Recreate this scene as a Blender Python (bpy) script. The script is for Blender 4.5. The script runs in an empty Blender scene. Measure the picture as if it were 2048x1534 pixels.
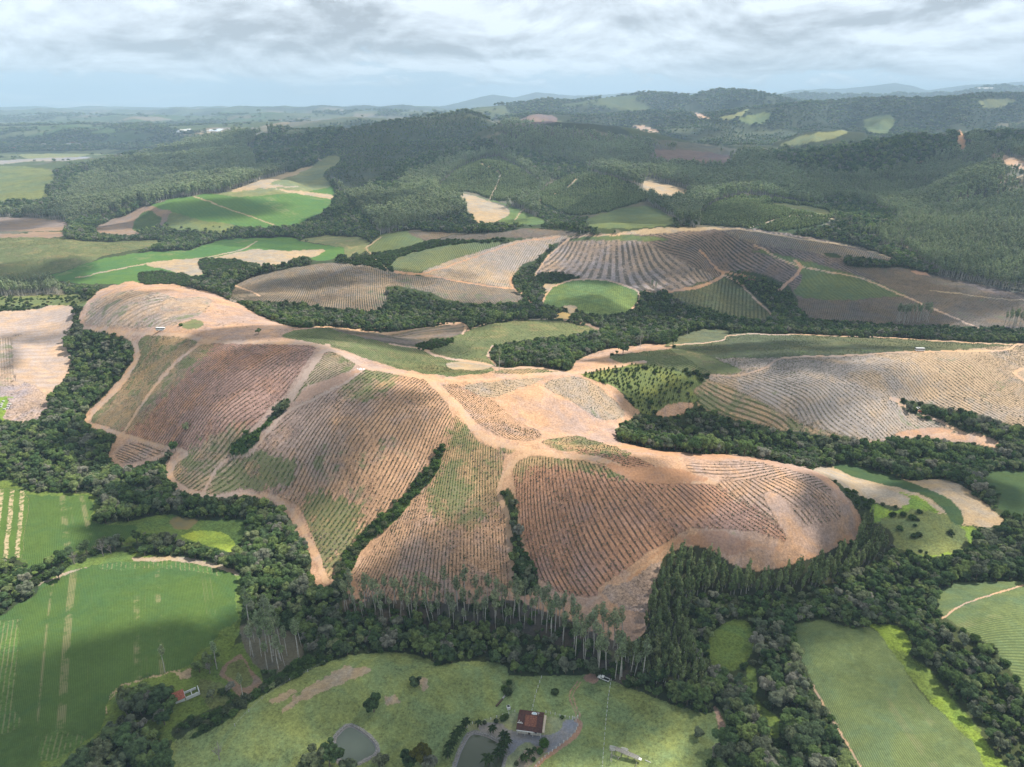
import bpy, bmesh, math, random
import numpy as np
from mathutils import Vector, Matrix

# ------------------------------------------------------------------ camera, sky, sun, exposure
random.seed(7)
RNG = np.random.default_rng(7)
scene = bpy.context.scene
COL = scene.collection
H = 230.0
HAZE = 0.000085
F = 1365.0
PITCH = math.radians(22.2)
cd = bpy.data.cameras.new('camera')
cd.sensor_fit = 'HORIZONTAL'; cd.sensor_width = 36.0; cd.lens = 36.0*F/2048.0
cd.clip_start = 1.0; cd.clip_end = 90000.0
cam = bpy.data.objects.new('camera', cd); COL.objects.link(cam)
cam.location = (0, 0, H); cam.rotation_euler = (math.pi/2-PITCH, 0, 0)
scene.camera = cam
scene.view_settings.view_transform = 'Standard'; scene.view_settings.look = 'None'
scene.view_settings.exposure = 0.45; scene.view_settings.gamma = 1.0

SUN_EL, SUN_AZ = math.radians(55), math.radians(68)     # azimuth clockwise from +Y
SUN = Vector((math.cos(SUN_EL)*math.sin(SUN_AZ), math.cos(SUN_EL)*math.cos(SUN_AZ), math.sin(SUN_EL)))
sl = bpy.data.lights.new('sun', 'SUN'); sl.energy = 4.9; sl.angle = math.radians(0.5); sl.color = (1.0, 0.94, 0.85)
so = bpy.data.objects.new('sun', sl); COL.objects.link(so)
so.rotation_euler = SUN.to_track_quat('Z', 'Y').to_euler(); so.location = (0, 0, 2000)

def N(nt, typ, ins=None, **props):
    n = nt.nodes.new(typ)
    for k, v in props.items(): setattr(n, k, v)
    for k, v in (ins or {}).items():
        s = n.inputs[k]
        if isinstance(v, bpy.types.NodeSocket): nt.links.new(v, s)
        else: s.default_value = v
    return n
def MATH(nt, op, a, b=0.0, c=0.0, clamp=False):
    return N(nt, 'ShaderNodeMath', {0: a, 1: b, 2: c}, operation=op, use_clamp=clamp).outputs[0]
def MIX(nt, f, a, b, mode='MIX'):
    n = N(nt, 'ShaderNodeMix', data_type='RGBA', blend_type=mode)
    for i, v in ((0, f), (6, a), (7, b)):
        if isinstance(v, bpy.types.NodeSocket): nt.links.new(v, n.inputs[i])
        else: n.inputs[i].default_value = (*v, 1) if (i and len(v) == 3) else v
    return n.outputs[2]
def RAMP(nt, f, x0, x1, y0=0.0, y1=1.0):
    return N(nt, 'ShaderNodeMapRange', {0: f, 1: x0, 2: x1, 3: y0, 4: y1}, interpolation_type='SMOOTHSTEP').outputs[0]
def NOISE(nt, vec, scale, detail=3, rough=0.55, dist=0.0, col=False):
    n = N(nt, 'ShaderNodeTexNoise', {'Vector': vec, 'Scale': scale, 'Detail': detail, 'Roughness': rough, 'Distortion': dist})
    return n.outputs[1] if col else n.outputs[0]

world = bpy.data.worlds.new('World'); scene.world = world; world.use_nodes = True
nt = world.node_tree; nt.nodes.clear()
sky = N(nt, 'ShaderNodeTexSky', sky_type='NISHITA', sun_disc=False, sun_elevation=SUN_EL, sun_rotation=SUN_AZ,
        altitude=900.0, air_density=1.0, dust_density=1.0, ozone_density=1.6)
tc = N(nt, 'ShaderNodeTexCoord').outputs['Generated']
sp = N(nt, 'ShaderNodeSeparateXYZ', {0: tc})
zz = MATH(nt, 'MAXIMUM', sp.outputs[2], 0.0)
az = MATH(nt, 'ARCTAN2', sp.outputs[0], sp.outputs[1])
gz = MATH(nt, 'MULTIPLY', MATH(nt, 'LOGARITHM', MATH(nt, 'ADD', zz, 0.035), math.e), 2.6)
def layer(ax, gy, seed, scale, det, off):
    A_ = N(nt, 'ShaderNodeCombineXYZ', {0: MATH(nt, 'MULTIPLY', az, ax), 1: gy, 2: seed}).outputs[0]
    B_ = N(nt, 'ShaderNodeCombineXYZ', {0: MATH(nt, 'MULTIPLY', az, ax), 1: MATH(nt, 'ADD', gy, off), 2: seed}).outputs[0]
    return NOISE(nt, A_, scale, det, .58, .35), NOISE(nt, B_, scale, det, .58, .35)
big, big2 = layer(9.0, gz, 3.7, 0.62, 9, .28)
thr = RAMP(nt, zz, 0.012, 0.062, 0.60, 0.26)
cov = RAMP(nt, MATH(nt, 'SUBTRACT', big, thr), -0.02, 0.09)
relief = MATH(nt, 'MULTIPLY', MATH(nt, 'SUBTRACT', big, big2), 2.3)
soft = NOISE(nt, N(nt, 'ShaderNodeCombineXYZ', {0: MATH(nt, 'MULTIPLY', az, 4.0), 1: gz, 2: 9.0}).outputs[0], 0.7, 5, 0.55)
lum = MATH(nt, 'ADD', MATH(nt, 'ADD', relief, 0.72), MATH(nt, 'MULTIPLY', MATH(nt, 'SUBTRACT', 0.5, soft), 1.1))
lum = MATH(nt, 'MAXIMUM', MATH(nt, 'MINIMUM', lum, 0.93), 0.44)
sm, sm2 = layer(26.0, MATH(nt, 'MULTIPLY', zz, 75.0), 1.3, 0.75, 7, .45)
covs = MATH(nt, 'MULTIPLY', RAMP(nt, sm, 0.50, 0.60), MATH(nt, 'MULTIPLY', RAMP(nt, zz, 0.008, 0.03), RAMP(nt, zz, 0.05, 0.10, 1, 0)))
lums = MATH(nt, 'MINIMUM', MATH(nt, 'ADD', 0.70, MATH(nt, 'MULTIPLY', MATH(nt, 'SUBTRACT', sm, sm2), 1.6)), 0.95)
# the unseen overhead layer is darkened to lower ambient light against the sun
lum = MATH(nt, 'MULTIPLY', lum, RAMP(nt, zz, 0.11, 0.42, 1.0, 0.56))
def grey(l): return N(nt, 'ShaderNodeCombineXYZ', {0: MATH(nt, 'MULTIPLY', l, 0.89), 1: MATH(nt, 'MULTIPLY', l, 0.955), 2: MATH(nt, 'MULTIPLY', l, 1.02)}).outputs[0]
ccol = grey(lum)
skc = N(nt, 'ShaderNodeVectorMath', {0: sky.outputs[0], 3: 0.085}, operation='SCALE').outputs[0]
skc = MIX(nt, 0.6, skc, (0.54, 0.71, 0.90))
hz = RAMP(nt, zz, 0.0, 0.05, 0.75, 0.0)
skc = MIX(nt, hz, skc, (0.66, 0.80, 0.95))
skc = MIX(nt, MATH(nt, 'MULTIPLY', covs, 0.9), skc, grey(lums))
cc = MIX(nt, MATH(nt, 'MULTIPLY', cov, 0.95), skc, ccol)
bg = N(nt, 'ShaderNodeBackground', {0: cc, 1: 1.0})
nt.links.new(bg.outputs[0], N(nt, 'ShaderNodeOutputWorld').inputs[0])

# ------------------------------------------------------------------ pixels of the survey photograph <-> rays
CP, SP = math.cos(PITCH), math.sin(PITCH)
def ray(u, v):
    du = (np.asarray(u, float)-1024)/F; dv = (np.asarray(v, float)-767)/F
    fy = CP-dv*SP; fz = -SP-dv*CP
    return du/fy, -fz/fy          # a = x/y, s = drop per metre of y
def project(x, y, z):
    d = y*CP-(z-H)*SP
    upc = y*SP+(z-H)*CP
    return 1024+F*x/d, 767-F*upc/d

# ------------------------------------------------------------------ terrain
def Pz(u, v, z):
    a, s = ray(u, v); y = (H-z)/s
    return (float(a), math.log(float(y)), z)
def Py(u, v, y):
    a, s = ray(u, v)
    return (float(a), math.log(y), H-float(s)*y)
pts = []
for u, v, z in [
 # near ground
 (-300,1534,12),(0,1534,9),(300,1534,4),(700,1500,0.3),(960,1500,0.2),(1050,1450,0.5),(1240,1510,2),(1400,1480,5),(1450,1534,6),(1500,1400,2),(1700,1400,12),(1900,1534,16),(2300,1500,20),
 (2048,1300,22),(1900,1350,16),(1990,1230,24),(1650,1270,12),(1500,1280,4),(1500,1180,4),(1800,1180,9),(2048,1120,12),(2300,1150,20),
 (100,1400,9),(300,1300,9),(250,1150,9),(450,1180,5),(50,1200,11),(-300,1250,14),(500,1340,2),(600,1270,0),(380,1390,4),
 (560,1180,1),(620,1220,0),(800,1270,0),(1000,1300,1),(1200,1340,2),(900,1360,4),(750,1340,6),(560,1420,6),(1050,1380,3),(1300,1400,5),(850,1430,3),(600,1500,3),(450,1500,5),
 (400,1080,2),(500,1060,2),(300,1080,4),(100,1080,9),(0,1000,10),(150,1000,8),(280,1010,5),(-300,1050,14),
 (100,900,11),(350,1000,6),(250,960,7),(60,830,15),(0,900,12),(-250,900,16),(200,720,30),(140,680,34),(150,600,44),(190,780,24),
 (60,770,24),(60,700,32),(60,640,42),(-200,700,40),(0,612,48),
 # main hill
 (225,925,9),(330,930,9),(400,990,7),(500,985,8),(570,1010,7),(620,1090,6),(650,1170,4),(710,1170,4),(850,1200,4),(1000,1205,4),(1120,1230,4),(1280,1280,3),(1250,1190,9),(1340,1110,13),(1480,1130,10),(1600,1120,9),(1715,1060,11),
 (240,860,17),(200,850,16),(290,760,38),(260,700,44),(330,672,62),(420,682,65),(520,682,68),(620,686,69),(680,705,69),(730,735,67),(800,745,65),(860,755,63),
 (300,800,36),(400,760,51),(500,760,57),(600,760,60),(450,850,38),(350,870,24),(540,850,40),(470,920,21),(570,815,46),(500,900,28),(400,950,14),
 (650,820,53),(600,900,34),(560,960,18),(700,900,43),(780,850,53),(700,1000,22),(640,1050,12),(850,850,54),(800,950,34),(850,920,40),(780,1040,21),(740,1090,12),(880,950,38),(950,950,39),(930,1050,24),(850,1120,13),(980,1130,11),(760,1150,7),
 (900,800,60),(960,870,54),(1010,895,51),(1060,905,50),(1000,980,36),(1020,1060,20),(1030,1140,9),(1050,1180,5),
 (1130,915,49),(1220,930,46),(1300,960,41),(1400,965,39),(1480,955,38),(1560,955,37),(1640,975,32),(1690,1010,22),
 (1100,1000,34),(1200,1020,32),(1150,1100,17),(1300,1030,29),(1400,1030,27),(1500,1030,26),(1600,1040,24),(1620,1080,15),(1500,1090,16),(1400,1075,18),
 (1640,940,24),(1560,922,27),(1480,912,30),(1400,905,30),(1250,885,32),(1150,875,43),
 (980,800,55),(1060,850,46),(1100,790,51),(1180,800,43),(1200,850,35),(1260,830,29),(1130,748,54),(1000,755,59),(1240,780,38),
 # round hill at left
 (262,570,66),(340,575,66),(430,592,62),(250,610,64),(350,620,66),(450,640,63),(545,645,56),(180,610,52),(165,650,42),(220,650,52),
 # behind main crest
 (600,657,68),(680,660,60),(760,668,50),(850,665,38),(920,652,28),(800,690,49),(860,700,42),(720,715,64),(900,735,50),(960,722,40),(1040,733,42),
 (600,630,24),(700,640,24),(800,620,20),(900,625,19),(1000,620,18),(1090,628,18),(1000,650,32),(1080,650,30),(1000,700,34),(900,700,38),(1100,690,28),(1200,680,24),(1190,660,22),(1060,715,36),(1250,650,17),
 (1180,720,40),(1280,695,34),(1200,745,46),(1280,740,42),(1350,720,40),(1340,770,32),(1300,810,24),(1380,800,24),
 # right side fields
 (1450,700,38),(1600,690,38),(1800,690,38),(2000,690,33),(1500,670,26),(1700,674,25),(1900,680,24),(2048,690,24),(1500,740,40),(1650,740,41),(1800,730,42),(1950,730,40),(2048,740,34),(2300,760,36),
 (1500,800,28),(1620,800,34),(1750,800,32),(1740,870,17),(1620,855,17),(1850,800,23),(1900,850,17),(2048,840,22),(1980,880,14),(2250,900,20),
 (1300,870,13),(1450,860,11),(1600,890,9),(1750,910,8),(1900,920,8),(2048,930,8),(1700,960,15),(1850,990,18),(1980,1030,14),(1850,1080,12),(1950,1090,10),(2048,1010,14),(1780,1030,12),(1740,1100,8),
 # valley behind
 (1300,640,16),(1500,650,14),(1700,650,14),(1900,662,14),(2048,665,16),(1280,600,18),(1180,600,24),(1100,600,22),(1240,570,27),(1060,580,22),(1180,630,18),
 (1480,590,20),(1560,590,19),(1440,560,26),(1350,585,24),
 (700,600,26),(560,595,30),(560,545,40),(650,530,46),(720,531,46),(850,560,34),(1000,575,28),(960,600,22),(850,540,40),(900,520,44),(1000,490,56),(1080,476,62),(1140,474,66),(480,570,30),
 (400,575,18),(300,560,15),(200,560,14),(480,590,32),
 (1080,545,32),(1120,500,50),(1200,470,71),(1300,468,73),(1400,458,79),(1480,458,77),(1600,475,66),(1700,492,54),(1780,518,42),
 (1200,520,46),(1300,540,38),(1400,520,52),(1500,500,58),(1600,540,40),(1700,560,34),(1800,590,24),(1900,610,22),(2000,640,18),(1900,560,30),(2048,600,26),(1700,610,22),
 (820,465,36),(760,490,24),(740,505,17),(870,480,30),(960,465,48),(1060,460,58),(700,520,14),
 # left plain fields
 (105,552,12),(300,520,14),(500,490,17),(640,490,16),(680,505,13),(500,530,14),(350,545,12),(200,520,17),(0,560,14),(0,500,26),(150,490,26),(300,482,16),(-300,520,24),(-300,600,40),(60,590,10),
 (100,455,8),(200,465,10),(300,470,12),(500,460,14),(600,460,16),(650,470,14),(-300,460,10),
 (1150,600,24)]:
    pts.append(Pz(u, v, z))
for u, v, y in [
 (290,412,1480),(430,387,1560),(560,372,1640),(640,350,1800),(660,318,2050),(340,425,1400),(640,425,1420),(560,420,1440),(300,440,1400),
 (0,400,1800),(200,400,1750),(100,350,2350),(0,330,3100),(250,370,2050),(100,430,1560),(-300,400,1800),(-300,330,3000),
 (350,320,2600),(450,350,2150),(500,290,2900),(520,264,3300),(700,257,3200),(400,290,3150),(300,300,3500),(560,330,2350),
 (690,400,1600),(740,360,1800),(800,300,2250),(850,260,2600),(920,224,3150),(780,245,2900),(990,245,2900),(950,300,2150),(900,340,1900),
 (1050,242,2650),(1150,248,2600),(1250,257,2500),(1330,272,2400),(1400,288,2300),(1500,292,2250),(1100,300,2150),(1250,310,2050),(1400,330,1900),
 (960,322,1950),(1050,345,1800),(1130,362,1680),(1000,385,1560),(1060,400,1480),(850,380,1520),(760,400,1480),(900,385,1480),(830,440,1300),(730,460,1240),(950,440,1300),(700,440,1350),(1000,442,1290),(1080,445,1250),(1120,420,1380),
 (1160,350,1640),(1220,352,1620),(1300,370,1600),(1240,400,1460),(1260,445,1230),(1340,445,1200),(1180,450,1230),(1350,388,1520),(1290,360,1650),
 (1500,395,1350),(1620,415,1300),(1440,410,1330),(1500,340,1750),(1450,440,1170),(1560,455,1120),(1680,450,1150),(1400,400,1400),
 (1600,265,2700),(1700,262,2650),(1560,300,2200),(1700,350,1750),(1750,300,2100),(1700,430,1330),(1600,380,1560),
 (1850,300,2050),(1920,262,2300),(2048,262,2350),(1850,380,1500),(2000,330,1650),(2048,290,1950),(1900,450,1180),(2048,420,1200),(1800,470,1080),(1900,520,940),(2048,540,850),(2300,400,1300),(2300,270,2200),(1720,505,1080),(1960,570,800),
 (1280,282,3300),(1400,265,3300),(1500,262,3200),(1650,250,3300),(1800,245,3200),(1350,240,3700),(1950,240,3000),
 ]:
    pts.append(Py(u, v, y))
# ground that stays out of sight behind the ridges
for a, y, z in [(-.45,900,18),(-.2,1050,15),(0,1080,18),(.12,1120,26),(.25,1080,30),(.4,1020,28),(.55,960,30),(-.3,760,24),(-.2,600,28),(0.0,2900,120),
                (-.3,3800,40),(.0,4200,70),(.2,4000,80),(-.9,4000,0),(-.6,4500,2),(-.3,5200,20),(-1.2,1500,20),(1.2,1500,60),(1.3,600,30),(-1.3,600,30),
                (-1.3,250,18),(1.35,250,20),(-1.2,120,8),(1.2,120,20),(0,120,0),(0,60,2),(-1.2,60,5),(1.2,60,10),(.5,2900,80),(.75,2900,90),(1.1,2900,120),(1.2,4500,120),(.5,4500,90),(0,5200,60),(.9,5500,110),(-1.2,5500,10)]:
    pts.append((a, math.log(y), z))
pts = np.array(pts)
def lerp_poly(pl, x):
    pl = np.array(pl, float); return np.interp(x, pl[:, 0], pl[:, 1])

def vhash(ix, iy, seed):
    h = (ix*374761393+iy*668265263+seed*1442695041) & 0xffffffff
    h = ((h ^ (h >> 13))*1274126177) & 0xffffffff
    return ((h ^ (h >> 16)) & 0xffff)/65535.0
def vnoise(x, y, seed=0):
    ix = np.floor(x).astype(np.int64); iy = np.floor(y).astype(np.int64)
    fx = x-ix; fy = y-iy; fx = fx*fx*(3-2*fx); fy = fy*fy*(3-2*fy)
    a = vhash(ix, iy, seed); b = vhash(ix+1, iy, seed); c = vhash(ix, iy+1, seed); d = vhash(ix+1, iy+1, seed)
    return (a*(1-fx)+b*fx)*(1-fy)+(c*(1-fx)+d*fx)*fy-0.5
def fbm(x, y, sc, octv=4, seed=0):
    r = 0; amp = 1.0
    for o in range(octv):
        r = r+amp*vnoise(x/sc*2**o+o*17.3, y/sc*2**o-o*9.1, seed+o); amp *= 0.5
    return r

def ridged(x, y, sc, seed):
    r = 0; amp = 1.0; q = 0
    for o in range(4):
        n_ = 1-2.6*np.abs(vnoise(x/sc*2**o+o*7.7, y/sc*2**o+o*3.3, seed+o)); r = r+amp*n_; q += amp; amp *= .45
    return r/q-.45
def relief_at(x, y):
    a = x/y
    fold = np.clip((y-1150)/900, 0, 1)*np.clip((6500-y)/2500, 0, 1)*np.clip((a+.55)/.25, 0.3, 1)
    return (fold*ridged(x+y*.25, y*.8, 560, 130)*118+np.clip((y-300)/900, 0, 1)*fbm(x, y, 160, 3, 5)*8.0
            +np.clip((y-1500)/1800, 0, 1)*fbm(x, y, 560, 4, 9)*36)
_yy = np.exp(pts[:, 1]); _sel = _yy < 3600
pts[:, 2] -= np.where(_sel, relief_at(pts[:, 0]*_yy, _yy), 0)

A0, A1, NA = -1.42, 1.42, 1700
LY0, LY1 = math.log(60), math.log(24000)
_y = [60.0]
while _y[-1] < 24000:
    y = _y[-1]; k = 0.012 if y < 150 else (0.0026 if y < 1500 else (0.0036 if y < 4000 else 0.0055))
    _y.append(y*(1+k))
YS = np.array(_y); NY = len(YS)
AS = np.linspace(A0, A1, NA)
LYS = np.log(YS)

def rbf_fit(pts):
    n = len(pts)
    d = np.hypot(pts[:, None, 0]-pts[None, :, 0], pts[:, None, 1]-pts[None, :, 1])
    K = d*d*np.log(d+1e-9)
    M = np.zeros((n+3, n+3)); M[:n, :n] = K+np.eye(n)*0.0004
    M[:n, n] = 1; M[:n, n+1:] = pts[:, :2]; M[n:, :n] = M[:n, n:].T
    b = np.zeros(n+3); b[:n] = pts[:, 2]
    return np.linalg.solve(M, b)
W = rbf_fit(pts)
def rbf(a, l):
    out = np.empty(a.size); n = len(pts); af = a.ravel(); lf = l.ravel()
    for i in range(0, af.size, 60000):
        aa = af[i:i+60000, None]; ll = lf[i:i+60000, None]
        d2 = (aa-pts[None, :, 0])**2+(ll-pts[None, :, 1])**2+1e-12
        out[i:i+60000] = (0.5*d2*np.log(d2))@W[:n]+W[n]+W[n+1]*aa[:, 0]+W[n+2]*ll[:, 0]
    return out.reshape(a.shape)
CA = np.linspace(A0, A1, 360); CL = np.linspace(LY0, LY1+.01, 620)
cg = rbf(*np.meshgrid(CA, CL))
def bicubic(grid, fi, fj):      # Catmull-Rom on a regular grid
    def wts(t): return [-.5*t+t*t-.5*t**3, 1-2.5*t*t+1.5*t**3, .5*t+2*t*t-1.5*t**3, -.5*t*t+.5*t**3]
    i0 = np.clip(np.floor(fi).astype(int), 1, grid.shape[0]-3); j0 = np.clip(np.floor(fj).astype(int), 1, grid.shape[1]-3)
    wi = wts(fi-i0); wj = wts(fj-j0); r = 0
    for p in range(4):
        for q in range(4): r = r+wi[p]*wj[q]*grid[i0+p-1, j0+q-1]
    return r
AG, LG = np.meshgrid(AS, LYS)
YG = np.exp(LG); XG = AG*YG
Z = bicubic(cg, (LG-CL[0])/(CL[1]-CL[0]), (AG-CA[0])/(CA[1]-CA[0]))
# fade to the far base level, then raise the far ridges
far = np.clip((YG-3400)/1800, 0, 1); far = far*far*(3-2*far)
base = 5+np.clip(YG-5000, 0, 9000)*0.0125+np.clip(AG, -.3, 1)*60
Z = np.clip(Z, -60, 380)*(1-far)+base*far
Z += relief_at(XG, YG)
Z += fbm(XG, YG, 45, 3, 3)*1.3*np.clip((YG-230)/120, 0, 1)
Z += np.clip((YG-4500)/3000, 0, 1)*np.maximum(fbm(XG, YG, 1500, 4, 21), -.2)*95
UG = 1024+AG*(CP-(210-767)/F*SP)*F
def ridge(Z, Y0, wn, wf, line, noise_px, sc, seed, b0=None):
    r0 = np.searchsorted(YS, max(Y0-2.3*wn, 900)); r1 = np.searchsorted(YS, Y0+2.3*wf)
    R_ = slice(r0, r1); Yr, Xr, Ur = YG[R_], XG[R_], UG[R_]
    bs = base[R_]*.4 if b0 is None else b0
    u1 = UG[0]; v = lerp_poly(line, u1)-noise_px*fbm(u1, u1*0+seed, sc, 5, seed)*2.0
    _, s = ray(1024, v)
    top = (H-s*Y0)[None]
    wob = (1+0.12*fbm(u1, u1*0+3, 140, 3, seed+50))[None]
    t = (Yr/wob-Y0)/np.where(Yr/wob < Y0, wn, wf)
    prof = np.exp(-t*t*1.6)
    rel = fbm(Xr, Yr, wn*0.45, 4, seed+7)
    zr = bs-70*(1-prof)+(top-bs)*prof+rel*np.maximum(top-bs, 0)*0.45*(1-prof)*prof*4
    Z[R_] = np.maximum(Z[R_], np.where(top > bs, zr, -90))
    return Z
# middle distance: valleys sink behind each ridge so that the ridges stand in layers
_m = np.clip((YG-1230)/250, 0, 1)*np.clip((3900-YG)/500, 0, 1)*np.clip((AG+.34+np.clip((YG-1750)/900, 0, .25))/.08, 0, 1)
Z = Z*(1-_m)+(30+(Z-30)*.52)*_m
for Y0, wn, wf, b0, line in (
    (3050, 620, 520, 40, [(-700,700),(500,420),(560,335),(610,290),(655,264),(720,251),(780,243),(850,236),(900,225),(930,222),(960,229),(1000,250),(1050,278),(1110,320),(1200,420),(2800,700)]),
    (2550, 380, 330, 45, [(-700,700),(860,420),(910,310),(955,264),(1000,247),(1100,243),(1180,247),(1250,255),(1320,269),(1400,290),(1480,300),(1540,318),(1640,400),(2800,700)]),
    (3300, 520, 450, 25, [(-700,700),(180,420),(250,335),(330,306),(400,291),(470,273),(520,262),(600,258),(700,256),(760,268),(860,340),(2800,700)]),
    (2700, 300, 260, 60, [(-700,700),(1480,360),(1560,285),(1620,264),(1690,259),(1740,266),(1800,300),(1900,420),(2800,700)]),
    (2150, 420, 320, 50, [(-700,700),(1420,450),(1500,345),(1580,310),(1700,294),(1800,279),(1880,268),(1930,262),(2048,270),(2300,262),(2800,262)]),
    (1980, 230, 200, 48, [(-700,700),(840,460),(895,372),(930,340),(962,323),(1000,326),(1050,346),(1095,378),(1160,460),(2800,700)]),
    (2250, 260, 220, 60, [(-700,700),(1000,420),(1060,322),(1130,300),(1220,305),(1290,318),(1360,360),(1460,500),(2800,700)]),
    (1640, 190, 170, 45, [(-700,700),(1060,480),(1095,400),(1150,360),(1220,350),(1280,364),(1345,405),(1400,480),(2800,700)]),
    (1560, 200, 160, 40, [(-700,700),(680,480),(735,428),(785,400),(850,379),(905,386),(945,412),(1000,480),(2800,700)]),
    (1370, 150, 130, 38, [(-700,700),(1340,520),(1385,442),(1430,407),(1500,394),(1570,401),(1660,430),(1740,520),(2800,700)]),
    (1500, 300, 240, 42, [(-700,700),(1700,560),(1800,440),(1880,392),(1960,350),(2048,315),(2300,260),(2800,250)]),
    (1180, 160, 140, 36, [(-700,700),(1800,600),(1880,500),(1950,470),(2048,455),(2300,440),(2800,430)])):
    Z = ridge(Z, Y0, wn, wf, line, 1.2, 60, int(Y0) % 97, b0)
Z = ridge(Z, 17500, 3500, 2500, [(-700,216),(700,212),(830,214),(880,211),(930,201),(985,189),(1030,194),(1070,187),(1160,189),(1300,185),(1450,181),(1520,189),(1560,187),(1600,179),(1700,176),(1780,168),(1850,181),(1920,173),(1980,169),(2048,165),(2800,170)], 2.0, 60, 1)
Z = ridge(Z, 12500, 2200, 2000, [(-700,219),(0,217),(60,218),(100,218),(160,221),(200,219),(260,220),(340,217),(400,216),(480,214),(560,213),(640,212),(720,213),(800,210),(860,213),(950,225),(2800,230)], 2.6, 40, 2)
Z = ridge(Z, 9000, 1600, 1500, [(-700,236),(0,234),(100,231),(250,228),(400,231),(520,226),(650,225),(760,221),(840,223),(1000,230),(1400,225),(1520,200),(1600,189),(1680,191),(1760,190),(1830,189),(1900,187),(1960,179),(2048,173),(2800,175)], 2.5, 60, 3)
Z = ridge(Z, 5600, 1300, 1200, [(-700,256),(0,252),(200,250),(400,252),(520,245),(620,243),(700,235),(800,236),(900,228),(960,215),(1050,208),(1090,200),(1150,203),(1200,197),(1300,186),(1340,190),(1380,190),(1440,180),(1480,183),(1560,197),(1630,208),(1750,212),(2800,215)], 2.0, 70, 4)
Z = ridge(Z, 4100, 650, 700, [(-700,420),(900,300),(1000,238),(1060,226),(1110,228),(1180,234),(1300,222),(1400,226),(1470,222),(1540,214),(1620,206),(1700,199),(1780,196),(1850,199),(1900,197),(1960,191),(2048,187),(2800,180)], 2.0, 70, 6)

Z = np.maximum(Z, -6+.02*Z)

# flat beds for the ponds
def catmull(pl, n=6, closed=False):
    p = np.array(pl, float)
    if closed: p = np.vstack([p[-1], p, p[0], p[1]])
    else: p = np.vstack([2*p[0]-p[1], p, 2*p[-1]-p[-2]])
    out = []
    for i in range(1, len(p)-2):
        for t in np.arange(n)/n:
            a, b, c, d = p[i-1:i+3]
            out.append(0.5*((2*b)+(c-a)*t+(2*a-5*b+4*c-d)*t*t+(3*b-a-3*c+d)*t**3))
    if not closed: out.append(p[-2])
    return np.array(out)
def inpoly(poly, x, y):
    r = np.zeros(x.shape, bool); n = len(poly); j = n-1
    for i in range(n):
        xi, yi = poly[i]; xj, yj = poly[j]
        if yi != yj:
            c = ((yi > y) != (yj > y)) & (x < (xj-xi)*(y-yi)/(yj-yi)+xi)
            r ^= c
        j = i
    return r
def hgt(x, y):
    x = np.asarray(x, float); y = np.asarray(y, float)
    fj = np.clip((x/y-A0)/(A1-A0)*(NA-1), 0, NA-1.001); ly = np.log(y)
    i = np.clip(np.searchsorted(LYS, ly)-1, 0, NY-2); fi = np.clip((ly-LYS[i])/(LYS[i+1]-LYS[i]), 0, 1)
    j = np.floor(fj).astype(int); t = fj-j
    return (Z[i, j]*(1-t)+Z[i, j+1]*t)*(1-fi)+(Z[i+1, j]*(1-t)+Z[i+1, j+1]*t)*fi
def at(u, v):
    """the ground point that pixel (u, v) of the survey photograph shows"""
    a, s = ray(u, v); a = float(a); s = float(s)
    zz = hgt(a*YS, YS); d = zz-(H-s*YS)
    k = np.argmax(d > 0)
    if k == 0: k = NY-1
    t = d[k-1]/(d[k-1]-d[k]+1e-9); y = YS[k-1]+(YS[k]-YS[k-1])*t
    return Vector((a*y, y, float(H-s*y)))
PONDS = {}
for nm, pl in (('left', [(670,1482),(680,1465),(695,1453),(710,1455),(735,1472),(752,1492),(748,1508),(730,1518),(705,1530),(680,1518)]),
               ('right', [(905,1580),(915,1520),(928,1488),(940,1470),(955,1467),(985,1477),(1010,1498),(1003,1540),(990,1590)])):
    sm = catmull(pl, 5, True)
    w = np.array([at(*p)[:] for p in sm]); zc = float(np.median(w[:, 2]))
    # lay the outline out on the level of the water
    aa, ss = ray(sm[:, 0], sm[:, 1]); yy = (H-zc)/ss; poly = np.c_[aa*yy, yy]
    PONDS[nm] = (poly, zc)
    c = poly.mean(0); near = (abs(XG-c[0]) < 45) & (abs(YG-c[1]) < 45)
    xs, ys = XG[near], YG[near]
    d = np.full(xs.shape, 1e9)
    for k in range(len(poly)):
        p, q = poly[k], poly[(k+1) % len(poly)]; e = q-p
        t = np.clip(((xs-p[0])*e[0]+(ys-p[1])*e[1])/(e@e), 0, 1)
        d = np.minimum(d, np.hypot(xs-p[0]-t*e[0], ys-p[1]-t*e[1]))
    ins = inpoly(poly, xs, ys); d = np.where(ins, -d, d)
    w = np.clip((9-d)/7, 0, 1)
    Z[near] = Z[near]*(1-w)+(zc+0.35)*w-np.clip(0.2-d, 0, 1.2)
# silhouette horizon: visible slope per vertex
EL = (Z-H)/YG
RUN = np.maximum.accumulate(EL, axis=0)
def horizon(x, y):
    fj = np.clip((x/y-A0)/(A1-A0)*(NA-1), 0, NA-1.001).astype(int)
    i = np.clip(np.searchsorted(YS, y)-1, 0, NY-2)
    return RUN[i, fj]

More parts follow.
